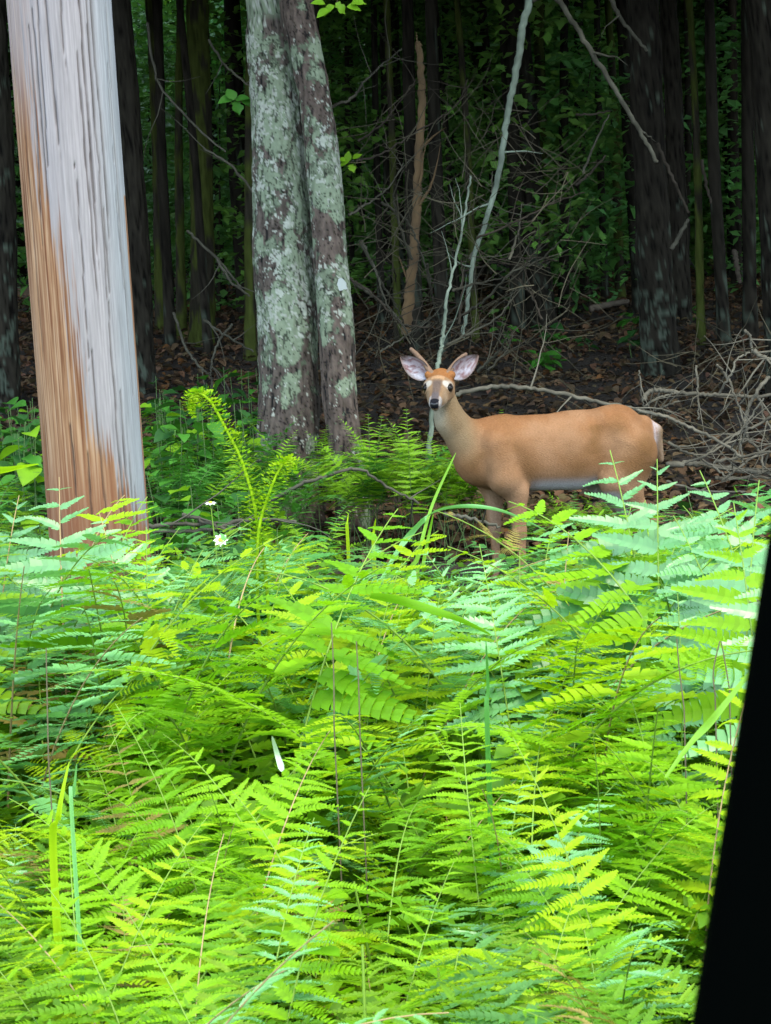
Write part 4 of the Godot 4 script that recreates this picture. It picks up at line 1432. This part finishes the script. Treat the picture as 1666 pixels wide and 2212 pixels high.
func make_ferns() -> void:
	var spots := []
	var d := 1.75
	while d < 7.0:
		var step := 0.086 + 0.009 * d
		var half := d * 0.235 + 0.35
		var x := -half
		while x < half:
			spots.append(Vector3(x + r(-0.5, 0.5) * step, 0, -d + r(-0.5, 0.5) * step))
			x += step
		d += step
	var plants := []
	for q in spots:
		var dd: float = -q.z
		var kind := 0
		if rng.randf() < 0.88 * smoothstep(3.4, 4.8, dd):
			kind = 1 if rng.randf() < 0.4 else 2
		if kind and rng.randf() < 0.36:
			continue
		var k := rng.randi_range(0, [8, 4, 5][kind])
		var size := r(0.72, 1.08) if kind == 0 else r(0.75, 1.0)
		var p := on_ground(q.x, q.z)
		var plan: Dictionary = plans_of(kind)[k]
		var high := 0.0
		for e in plan.pts:
			high = maxf(high, e.y)
		var turn := r(0, TAU)
		if kind == 0:
			turn = (PI / 2 if rng.randf() < 0.55 else -PI / 2) + r(-0.9, 0.9)
		var limit := top_limit(seen(p).x)
		if dd > 4.0:      # the far half of the bed closes to an even top
			var want := limit + 4.0 + 170.0 * pow(rng.randf(), 1.6)
			for n in 14:
				if seen(p + Vector3(0, high * size, 0)).y > want and size < 1.25:
					size *= 1.05
		var ok := false
		for n in 12:
			if seen(p + Vector3(0, (high + 0.04) * size, 0)).y > limit:
				ok = true
				break
			size *= 0.92
		if not ok or size < 0.42:
			continue
		if p.distance_to(on_ground(at(213, 1130, 5.8).x, at(213, 1130, 5.8).z)) < 0.24:
			continue
		var mid := seen(p + Vector3(0, high * 0.8 * size, 0))
		plants.append([dd, kind, k, p, turn, size, mid])
	plants.sort_custom(func(a, b): return a[0] < b[0])
	var rest := {}
	var alone := 0
	var split_count := 0
	for q in plants:
		var mid: Vector3 = q[6]
		var inside: bool = mid.x > -60 and mid.x < 1640 and mid.y < 2330
		var pick := rng.randf()
		var tone := "bright green" if pick < 0.45 else ("yellow-green" if pick < 0.70 else ("mid-green" if pick < 0.88 else "cool green"))
		if q[0] < 3.9 and tone == "cool green":
			tone = "bright green" if pick < 0.96 else "cool green"
		if q[0] > 3.9 and pick < 0.12 + 0.42 * smoothstep(3.9, 5.2, q[0]):
			tone = "cool green"
		var is_alone: bool = inside and (alone < 250)
		if not is_alone:
			var key := "hbc"[q[1]] + str(q[2])
			if not rest.has(key):
				rest[key] = [[], []]
			rest[key][0].append(Transform3D(Basis(Vector3.UP, q[4]).scaled(Vector3.ONE * q[5]), q[3]))
			var s := r(0.8, 1.0)
			var c := Color(0.20, 0.40, 0.015) if tone != "cool green" else Color(0.13, 0.36, 0.07)
			rest[key][1].append(Color(c.r * s * r(0.8, 1.2), c.g * s, c.b))
			continue
		alone += 1
		var leaf: Material = {"bright green": mats.fern_bright, "yellow-green": mats.fern_yellow, "mid-green": mats.fern_mid, "cool green": mats.fern_cool}[tone]
		var lean := sin(q[4] + PI / 2)
		var bend := "arching forwards" if sin(q[4]) < -0.6 else ("arching away" if sin(q[4]) > 0.6 else ("leaning left" if cos(q[4]) < 0 else "leaning right"))
		var tall := "tall" if q[5] > 0.92 else ("short" if q[5] < 0.74 else "middling")
		if alone % 29 == 7:
			leaf = mats.fern_dry
			tone = "browned"
		var split: bool = split_count < 75 and mid.y < 2200
		if split:
			split_count += 1
		var kind_name: String = ["feathery fern", "bracken", "comb-leaved fern"][q[1]]
		fern_plant(q[1], q[2], q[3], q[4], q[5], leaf, mats.stalk_green if rng.randf() < 0.88 else mats.stalk_tan, "%s %s %s %s %s" % [tall, tone, kind_name, bend, place_name(mid.x, mid.y)], ["feathery ferns of the fern bed", "bracken of the fern bed", "comb-leaved ferns of the fern bed"][q[1]], split)
	var bed := thing("fern_bed", "rest of the dense green fern bed, mostly its far side", "ferns")
	bed.set_meta("kind", "stuff")
	for key in rest:
		var k := int(key.substr(1))
		swarm("fern_fronds", {"h": hay_blades, "b": brack_blades, "c": comb_blades}[key[0]][k], mats.fern_any, bed, rest[key][0], rest[key][1])
	print("ferns alone ", alone, " of ", plants.size())
	# low leaves between the fern stalks
	var xfs := []
	var cols := []
	for n in 4600:
		var z := -r(1.4, 10.2) if n % 5 == 0 else -r(1.4, 7.0)
		var x := r(-1, 1) * (-z * 0.25 + 0.4)
		xfs.append(Transform3D(Basis.from_euler(Vector3(r(-0.5, 0.5), r(0, TAU), r(-0.5, 0.5))).scaled_local(Vector3.ONE * r(0.35, 0.7) * (0.5 if z > -3.6 else 1.0)), on_ground(x, z) + Vector3(0, r(0.03, 0.52) * (1.0 if z > -5.5 else (0.75 if z > -7.0 else 0.12)), 0)))
		var s := r(0.7, 1.0)
		cols.append(Color(s * 0.9, s, s * 0.5))
	tag(swarm("ground_leaves", cluster_fine[1], material("ground_leaf", 0.18, 0.36, 0.015, 0.5, 0.8, 0.35), self, xfs, cols), "low green leaves between the fern stalks", "ground cover", "", "stuff")
	make_hero_ferns()


func make_hero_ferns() -> void:
	# the bracken with a tan stem before the pole
	for n in 3:
		var top := at([128, 42, 215][n], [1028, 1075, 1120][n], [4.95, 5.0, 5.1][n])
		var plan: Dictionary = comb_plans[6 + n]
		var tip: Vector3 = plan.pts[-1]
		var size := (top.y - ground(top.x, top.z)) / tip.y
		var turn := deg_to_rad([96.0, 70.0, 115.0][n])
		var foot := on_ground(top.x - cos(turn) * tip.x * size, top.z + sin(turn) * tip.x * size)
		var root := fern_plant(2, 6 + n, foot, turn, size, mats.fern_mint if n < 2 else mats.fern_cool, mats.stalk_tan, ["pale fern with a tan stem and tiers of leaflets before the pole", "pale fern at the left edge, left of the pole's foot", "pale low fern before the right half of the pole's foot"][n], "", true)
		root.basis = Basis(Vector3.UP, turn).scaled(Vector3.ONE * size)
	var big := [[1318, 978, 4.7, 100.0], [1420, 1000, 4.55, 80.0], [1512, 1030, 4.4, 112.0], [1640, 1035, 4.2, 70.0], [1585, 1095, 4.0, 95.0], [1455, 1120, 4.3, 120.0], [1365, 1095, 4.8, 60.0], [1665, 1120, 3.8, 100.0]]
	var big_at := ["leftmost and highest, under the deer's belly", "second from the left, over the hind legs", "third from the left, below the tail", "reaching highest at the right edge", "low, right of the deer", "low, below the hind legs", "low, under the deer's belly", "nearest, touching the black car frame"]
	for k in big.size():
		var q: Array = big[k]
		var top := at(q[0], q[1], q[2])
		var plan: Dictionary = comb_plans[6 + k % 3]
		var tip: Vector3 = plan.pts[-1]
		var foot := on_ground(top.x, top.z)
		var size := (top.y - foot.y) / tip.y
		foot = on_ground(top.x - cos(deg_to_rad(q[3])) * tip.x * size, top.z + sin(deg_to_rad(q[3])) * tip.x * size)
		var root := fern_plant(2, 6 + k % 3, foot, deg_to_rad(q[3]), size, mats.fern_mint if k < 4 else (mats.fern_cool if k % 2 else mats.fern_bright), mats.stalk_green, "large pale fern, %s" % big_at[k], "large pale ferns at the right", true)
		root.basis = Basis(Vector3.UP, deg_to_rad(q[3])).scaled(Vector3.ONE * size)
	# yellow-green fern that rises to the right before the forelegs
	for k in 9:
		var f := k / 8.0
		var top := at(lerpf(1305, 1000, f), lerpf(1078, 1200, f) + r(0, 26), r(4.9, 5.5))
		var foot := on_ground(top.x, top.z)
		var high := 0.0
		for e in comb_plans[k % 6].pts:
			high = maxf(high, e.y)
		fern_plant(2, k % 6, foot, r(-0.5, 0.9), (top.y - foot.y) / high, mats.fern_yellow, mats.stalk_green, "glowing yellow-green fern before the deer's legs, %s" % ["highest, at the right end", "second from the right", "third from the right", "fourth from the right", "in the middle", "fourth from the left", "third from the left", "second from the left", "lowest, at the left end"][k], "yellow-green ferns before the deer's legs", true)
	# ferns that close in front of the pole's foot
	for n in 16:
		var top := at(20 + n * 24 + r(-10, 10), r(1160, 1270), r(4.5, 5.4))
		var foot := on_ground(top.x, top.z)
		var k := n % 6
		var high := 0.0
		for e in comb_plans[k].pts:
			high = maxf(high, e.y)
		var cool := n % 3 != 0
		var s := seen(top)
		fern_plant(2, k, foot, r(0, TAU), (top.y - foot.y) / high, mats.fern_cool if cool else mats.fern_bright, mats.stalk_green, "%s comb-leaved fern before the pole's foot, %s" % [("high " if s.y < 1195 else ("low " if s.y > 1235 else "")) + ("mint-green" if cool else "bright green"), ["left of the pole", "under its left edge", "under its middle", "under its right edge", "right of the pole"][clampi(int((s.x - 40) / 72.0), 0, 4)]], "comb-leaved ferns before the pole", true)
	# two fronds still unrolling
	unfurling([[578, 1290], [570, 1210], [556, 1130], [545, 1070], [520, 990], [490, 930], [458, 872], [432, 850], [414, 856], [409, 872], [420, 880]], 5.2, "tall unrolling fern frond with a hooked tip, right of the pole")
	unfurling([[556, 1290], [556, 1200], [562, 1130], [580, 1070], [602, 1018], [622, 995], [642, 1006]], 5.15, "shorter unrolling fern frond curling right, under the tall hooked one")
	# cool arching ferns in the lower left corner
	for k in 4:
		var top := at([60, 170, 10, 120][k], [1990, 2050, 2080, 2140][k], [2.25, 2.15, 2.1, 2.0][k])
		var foot := on_ground(top.x + [-0.1, -0.12, 0.05, -0.2][k], top.z - 0.1)
		fern_plant(0, [3, 5, 1, 7][k], foot, deg_to_rad([-40, -20, -80, 10][k]), (top.y - foot.y) / 0.78, mats.fern_cool, mats.stalk_tan, "arching bluish-green fern in the lower left corner, %s" % ["highest", "second highest", "at the left edge", "lowest"][k], "bluish ferns of the lower left corner", true)


func unfurling(line: Array, depth: float, label: String) -> void:
	var pts := []
	for q in line:
		pts.append(at(q[0], q[1], depth))
	pts = smooth_points(pts, 6)
	var foot := on_ground(pts[0].x, pts[0].z)
	var root := thing("unrolling_fern", label, "fern", foot)
	var all := [foot]
	all.append_array(pts)
	part("stalk", stalk_mesh(all, 0.005, 0.0032, Color(1, 1, 0.9)), mats.fern_yellow, root, Transform3D(Basis(), -foot))
	for k in range(2, pts.size() - 1):
		var u := float(k) / pts.size()
		var tan3: Vector3 = (pts[k + 1] - pts[k - 1]).normalized()
		for s in [-1.0, 1.0]:
			var lat: Vector3 = tan3.cross(Vector3(0, 0, 1)).normalized() * s
			var x: Vector3 = (lat + Vector3(0, 0, r(-0.5, 0.7)) + tan3 * 0.3).normalized()
			var y: Vector3 = (Vector3.UP - x * x.y).normalized()
			var sz := r(0.030, 0.042) * (1.25 - u * 0.7)
			var bent := pinna(4, 0.46, 1.2, 0.8, 4.0)
			part("leaflet", bent.commit(), mats.fern_yellow if rng.randf() < 0.7 else mats.fern_bright, root, Transform3D(Basis(x, y, x.cross(y)).scaled_local(Vector3.ONE * sz), pts[k] - foot))


func broad_plant(called: String, label: String, group: String, p: Vector3, high: float, leaves: int, size: float, mat: Material, spread: float) -> void:
	var root := thing(called, label, "plant", p, group)
	var mb := MB.new()
	var tip := Vector3(r(-0.08, 0.08), high, r(-0.08, 0.08))
	tube(mb, [Vector3.ZERO, tip * 0.5 + Vector3(r(-0.03, 0.03), 0, 0), tip], 0.005, 0.002, 5, Color(0.9, 0.9, 0.8))
	part("stem", mb.commit(), mats.stalk_green if called == "leafy_weed" else mats.stalk_shade, root)
	for k in leaves:
		var u := lerpf(0.35, 1.0, (k + 0.5) / leaves)
		var a := k * 2.4 + r(-0.4, 0.4)
		var lf: ArrayMesh = leaf_pool[rng.randi() % leaf_pool.size()]
		var b := Basis(Vector3.UP, a) * Basis(Vector3.BACK, r(-0.45, 0.35)) * Basis(Vector3.RIGHT, r(-0.4, 0.4))
		part("leaf", lf, mat, root, Transform3D(b.scaled_local(Vector3.ONE * size * r(0.75, 1.2)), tip * u + b.x * spread * r(0.1, 0.8)))


var leaf_pool: Array = []


func make_undergrowth() -> void:
	make_fern_kinds()
	for k in 5:
		leaf_pool.append(leaf_shape(1.0, r(0.26, 0.4), r(0.15, 0.4), r(0.05, 0.35), k % 2).commit())
	# ferns in the shade at the foot of the trees
	var zones := [[560, 700, 905, 11.0, 12.6, 22], [640, 800, 850, 10.6, 11.1, 12], [780, 1060, 915, 10.6, 11.8, 80], [320, 580, 810, 9.5, 12.5, 70], [1110, 1330, 1055, 10.4, 11.3, 44], [-40, 100, 850, 9.0, 12.0, 18], [560, 700, 1060, 8.6, 10.2, 16]]
	var zone_name := ["at the double trunk's left", "at the double trunk's right", "behind the deer's chest", "between the pole and the double trunk", "under the deer's belly", "left of the pole", "low before the double trunk"]
	var massed := {}
	for z in zones.size():
		var q: Array = zones[z]
		for n in q[5]:
			var x := r(q[0], q[1])
			var dd := r(q[3], q[4])
			var top := at(x, q[2] + absf(r(0, 1)) * (45.0 if z in [2, 4] else 110.0), dd)
			var foot := on_ground(top.x, top.z)
			var k := rng.randi_range(0, 8)
			var sz := clampf((top.y - foot.y) / 0.78, 0.25, 0.95)
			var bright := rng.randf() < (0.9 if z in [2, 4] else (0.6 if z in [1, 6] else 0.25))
			if dd > lerpf(q[3], q[4], 0.45):
				if not massed.has(k):
					massed[k] = [[], []]
				massed[k][0].append(Transform3D(Basis(Vector3.UP, r(0, TAU)).scaled(Vector3.ONE * sz), foot))
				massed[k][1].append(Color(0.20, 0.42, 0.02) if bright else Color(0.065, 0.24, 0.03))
				continue
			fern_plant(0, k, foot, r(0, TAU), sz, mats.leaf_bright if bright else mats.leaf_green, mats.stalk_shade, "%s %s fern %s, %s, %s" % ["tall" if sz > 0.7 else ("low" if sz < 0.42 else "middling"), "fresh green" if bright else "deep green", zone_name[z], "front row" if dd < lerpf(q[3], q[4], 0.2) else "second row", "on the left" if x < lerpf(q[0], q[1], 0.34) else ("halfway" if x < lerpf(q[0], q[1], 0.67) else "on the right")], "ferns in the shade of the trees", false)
	var mass := thing("shaded_ferns", "back rows of the ferns growing in the shade of the trees", "ferns")
	mass.set_meta("kind", "stuff")
	for k in massed:
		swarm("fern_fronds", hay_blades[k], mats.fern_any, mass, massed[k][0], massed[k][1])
	var spots := [[320, 570, 790, 10.5, 13.5, 52, "between the pole and the double trunk"], [-30, 95, 780, 10.0, 13.0, 26, "left of the pole"], [330, 600, 1000, 8.8, 10.5, 14, "low beside the pole"], [1470, 1570, 1020, 9.8, 10.6, 5, "right of the deer's tail"], [1100, 1500, 690, 16.5, 19.0, 12, "on the leafy bank above the deer's back"]]
	for q in spots:
		for n in q[5]:
			var top := at(r(q[0], q[1]), q[2] + r(0, 150), r(q[3], q[4]))
			var foot := on_ground(top.x, top.z)
			var high := clampf(top.y - foot.y, 0.12, 0.9)
			var fresh := rng.randf() < 0.2
			var px := seen(top).x
			var along := clampi(int(3.0 * (px - q[0]) / (q[1] - q[0])), 0, 2)
			var rank := clampi(int(3.0 * (-foot.z - q[3] + 0.5) / (q[4] - q[3])), 0, 2)
			broad_plant("broadleaf_plant", "%s %s broad-leaved plant %s, %s %s" % ["tall" if high > 0.6 else ("low" if high < 0.4 else "middling"), "light green" if fresh else "dark green", q[6], ["front", "second row", "back"][rank], ["left", "middle", "right"][along]], "broad-leaved plants in the shade", foot, high, rng.randi_range(7, 12), r(0.09, 0.15), mats.leaf_bright if fresh and q[3] < 12.0 else (mats.leaf_green if rng.randf() < 0.6 else mats.leaf_deep), 0.08)
	# sprays of leaves hanging into the view
	sprig("leaf_spray", "fresh green leaves hanging in at the top edge beside the double trunk", [[735, -70], [730, -20], [728, 10]], 10.5, [[690, 8], [712, 20], [735, 16], [762, 18], [772, 6], [700, 28]], 0.085, mats.leaf_bright)
	sprig("leaf_spray", "tuft of small bright leaves at the end of the curved dead branch", [[790, 350], [770, 352], [752, 350]], 12.3, [[752, 340], [745, 352], [760, 362], [770, 338], [738, 346]], 0.07, mats.leaf_bright)
	sprig("leaf_spray", "green leaves on a twig touching the double trunk's left side near the top", [[550, 230], [525, 222], [505, 215]], 11.9, [[500, 205], [520, 212], [512, 230], [535, 222], [490, 216]], 0.10, mats.leaf_green)


func sprig(called: String, label: String, line: Array, depth: float, leaves: Array, size: float, mat: Material) -> void:
	var pts := []
	for q in line:
		pts.append(at(q[0], q[1], depth))
	var root := thing(called, label, "leaves", pts[0])
	part("twig", stalk_mesh(pts, 0.004, 0.0015, Color(0.8, 0.8, 0.8)), mats.stalk_dark, root, Transform3D(Basis(), -pts[0]))
	for q in leaves:
		var p := at(q[0], q[1], depth)
		var near: Vector3 = pts[2]
		var x := (p - near + Vector3(0, 0, r(-0.01, 0.03))).normalized()
		var y := (Vector3(r(-0.3, 0.3), 0.7, 0.6) - x * Vector3(0, 0.7, 0.6).dot(x)).normalized()
		y = (y - x * y.dot(x)).normalized()
		part("leaf", leaf_pool[rng.randi() % leaf_pool.size()], mat, root, Transform3D(Basis(x, y, x.cross(y)).scaled_local(Vector3.ONE * size), p - x * size * 0.4 - pts[0]))


func grass_blade(label: String, line: Array, depth: float, width: float, mat: Material, group := "", to_ground := false) -> void:
	var pts := []
	for q in line:
		pts.append(at(q[0], q[1], depth + r(-0.03, 0.03)))
	if to_ground:
		pts.push_front(on_ground(pts[0].x, pts[0].z))
	var root := thing("grass_blade", label, "grass", pts[0], group)
	var side := (cam_basis * Vector3(0.8, 0.5, 0.3)).normalized()
	part("blade", ribbon(smooth_points(pts, 6), width * depth / FOCAL, 0.35, Color.WHITE, side).commit(), mat, root, Transform3D(Basis(), -pts[0]))


func make_foreground_plants() -> void:
	grass_blade("tall thin grass blade crossing in front of the deer's chest", [[880, 1310], [905, 1200], [935, 1090], [985, 978]], 5.2, 15, mats.grass, "", true)
	grass_blade("second grass blade, close on the left of the tall thin one", [[900, 1300], [915, 1220], [928, 1150], [936, 1110]], 5.15, 12, mats.grass, "", true)
	grass_blade("pale grass blade bowed over to the right before the deer's forelegs", [[800, 1300], [868, 1180], [925, 1115], [1000, 1094], [1085, 1104], [1180, 1146]], 5.2, 15, mats.fern_cool)
	grass_blade("broad folded leaf blade lying to the right, below the deer's chest", [[800, 1288], [880, 1302], [980, 1334], [1062, 1372]], 4.0, 25, mats.fern_mid)
	grass_blade("upright dark green blade under the end of the broad folded blade", [[1054, 1600], [1055, 1500], [1050, 1385]], 3.6, 13, mats.leaf_green, "", true)
	grass_blade("wide blade slanting up to the black car frame", [[1440, 1680], [1500, 1600], [1560, 1530], [1625, 1450], [1690, 1385]], 2.7, 20, mats.grass)
	grass_blade("yellow-green upright blade in the left part of the ferns", [[118, 1880], [128, 1760], [150, 1645]], 3.1, 22, mats.fern_yellow, "", true)
	grass_blade("thin pale blade beside the yellow-green upright one", [[158, 1790], [160, 1720], [166, 1650]], 3.1, 11, mats.fern_cool, "", true)
	grass_blade("slender blade right of the deer, in the upper part of the ferns", [[1390, 1410], [1415, 1330], [1442, 1255]], 4.2, 13, mats.grass, "", true)
	grass_blade("short pale blade between the two ladder-like ferns", [[612, 1665], [600, 1630], [588, 1590]], 3.3, 16, mats.pale_leaf)
	grass_blade("upright yellowish blade left of the deer's forelegs, first from the left", [[752, 1170], [750, 1140], [753, 1110]], 7.0, 9, mats.fern_yellow, "", true)
	grass_blade("upright yellowish blade left of the deer's forelegs, second from the left", [[808, 1190], [808, 1150], [812, 1120]], 7.0, 10, mats.fern_yellow, "", true)
	grass_blade("bright blade reaching in at the left edge, left of the pole", [[-60, 1012], [0, 1018], [50, 1010], [85, 1003]], 4.6, 26, mats.fern_yellow)
	for k in 46:
		var d := r(2.2, 6.4)
		var p := at(r(0, 1560), r(1280, 2150), d)
		var foot := on_ground(p.x, -d)
		var lean := Vector3(r(-0.25, 0.25), 0, r(-0.15, 0.15))
		var h := r(0.5, 0.78) * (1.0 if d < 5.0 else 0.75)
		var pts := []
		for j in 7:
			var u := j / 6.0
			pts.append(Vector3(0, h * u - 0.14 * pow(u, 4.0), 0) + lean * u * u * 1.3)
		var s := seen(foot + Vector3(0, h, 0))
		var root := thing("grass_blade", "%s grass blade among the ferns %s" % ["stiff upright" if lean.length() < 0.13 else ("left-leaning" if lean.x < 0 else "right-leaning"), place_name(s.x, s.y)], "grass", foot, "grass blades among the ferns")
		part("blade", ribbon(pts, r(0.008, 0.016), 0.4, Color.WHITE).commit(), [mats.grass, mats.fern_yellow, mats.fern_mid][k % 3], root)
	# weeds with broad leaves among the ferns
	for k in 44:
		var d := r(2.2, 6.2)
		var x := r(-0.5, 0.5) * d * 0.4
		var foot := on_ground(x, -d)
		var h := r(0.42, 0.66)
		var s := seen(foot + Vector3(0, h, 0))
		var dark := k % 3 == 0
		broad_plant("leafy_weed", "%s weed with oval leaves %s" % ["dark green" if dark else "light green", place_name(s.x, s.y)], "leafy weeds among the ferns", foot, h, rng.randi_range(6, 10), r(0.05, 0.085), mats.fern_mid if dark else mats.fern_bright, 0.05)
	# dark dry stems
	var stems := [[[722, 1570], [721, 1450], [716, 1345]], [[778, 1590], [775, 1480], [770, 1385]], [[1478, 1530], [1468, 1450], [1462, 1380]], [[1545, 1500], [1541, 1450], [1555, 1385]], [[1576, 1490], [1568, 1440], [1558, 1385]], [[1370, 1720], [1385, 1650], [1372, 1590]], [[105, 1640], [102, 1500], [100, 1400]], [[300, 2190], [285, 2060], [255, 1920]], [[1215, 1690], [1190, 1610], [1150, 1540]], [[545, 1500], [540, 1380], [560, 1290]]]
	var stem_at := ["upright below the double trunk", "upright, second below the double trunk", "near the right side, leaning left", "forked left arm near the black car frame", "forked right arm near the black car frame", "crooked, right of the middle", "upright below the pole", "in the lower left of the ferns", "slanting, below the deer's chest", "thin, under the unrolling fronds"]
	for k in stems.size():
		if k in [5, 7, 8, 9]:
			continue
		var pts := []
		var dd := 3.6 if k < 7 else 2.8
		for q in stems[k]:
			pts.append(at(q[0], q[1], dd))
		pts = smooth_points(pts, 5)
		pts.push_front(on_ground(pts[0].x, pts[0].z))
		var root := thing("dry_stem", "dark dry stem, %s" % stem_at[k], "stem", pts[0], "dry stems among the ferns")
		part("stem", stalk_mesh(pts, 0.0015, 0.0011, Color.WHITE), mats.stalk_dark, root, Transform3D(Basis(), -pts[0]))
	flower(455, 1086, 5.6, 0.030, "small white flower on a thin stem, upper of the two right of the pole", 0.2)
	flower(477, 1166, 5.5, 0.036, "small white flower, lower and rounder of the two right of the pole", 1.0)
	flower(232, 1154, 5.4, 0.012, "tiny white flower at the foot of the pole", 0.6)


func flower(x: float, y: float, depth: float, size: float, label: String, tilt: float) -> void:
	var c := at(x, y, depth)
	var foot := on_ground(c.x + 0.03, c.z - 0.02)
	var root := thing("white_flower", label, "flower", foot)
	part("stem", stalk_mesh([Vector3.ZERO, (c - foot) * 0.6 + Vector3(0.01, 0, 0), c - foot], 0.0022, 0.0015, Color.WHITE), mats.stalk_green, root)
	var turn := Basis(Vector3.RIGHT, tilt)
	var petal := leaf_shape(1.0, 0.26, 0.1, 0.12).commit()
	for k in 8:
		part("petal", petal, mats.white_petal, root, Transform3D((turn * Basis(Vector3.UP, TAU * k / 8)).scaled_local(Vector3.ONE * size * 0.62), c - foot))
	var ball := SphereMesh.new()
	ball.radius = size * 0.2
	ball.height = size * 0.3
	part("flower_heart", ball, mats.fern_yellow, root, Transform3D(turn, c - foot))


func make_car_frame() -> void:
	# rear edge of the car window the view is taken from: a rounded black bar close to the lens
	var dd := 0.6
	var mb := MB.new()
	var section := []
	for k in 24:
		var a := TAU * k / 24
		var px := signf(cos(a)) * pow(absf(cos(a)), 0.5) * 0.028
		var py := signf(sin(a)) * pow(absf(sin(a)), 0.5) * 0.016
		section.append(Vector2(px, py))
	var line := [[1733, 700], [1709, 870], [1681, 1050], [1655, 1215], [1610, 1500], [1563, 1800], [1500, 2200], [1423, 2700]]
	var first := true
	var nrings := 0
	for q in line:
		var p := at(q[0], q[1], dd) + cam_basis * Vector3(0.0285, 0, 0)
		for k in 24:
			var o: Vector2 = section[k]
			var nn := cam_basis * Vector3(o.x / 0.028, 0, o.y / 0.016).normalized()
			mb.vert(p + cam_basis * Vector3(o.x, 0, o.y), nn, Color.WHITE)
		nrings += 1
	for i in nrings - 1:
		for k in 24:
			mb.quad(i * 24 + k, i * 24 + (k + 1) % 24, (i + 1) * 24 + (k + 1) % 24, (i + 1) * 24 + k)
	var root := thing("car_window_frame", "black rounded frame of the car window at the lower right edge, out of focus", "car frame", at(1600, 1600, dd))
	part("frame_bar", mb.commit(), mats.black_plastic, root, Transform3D(Basis(), -root.position))
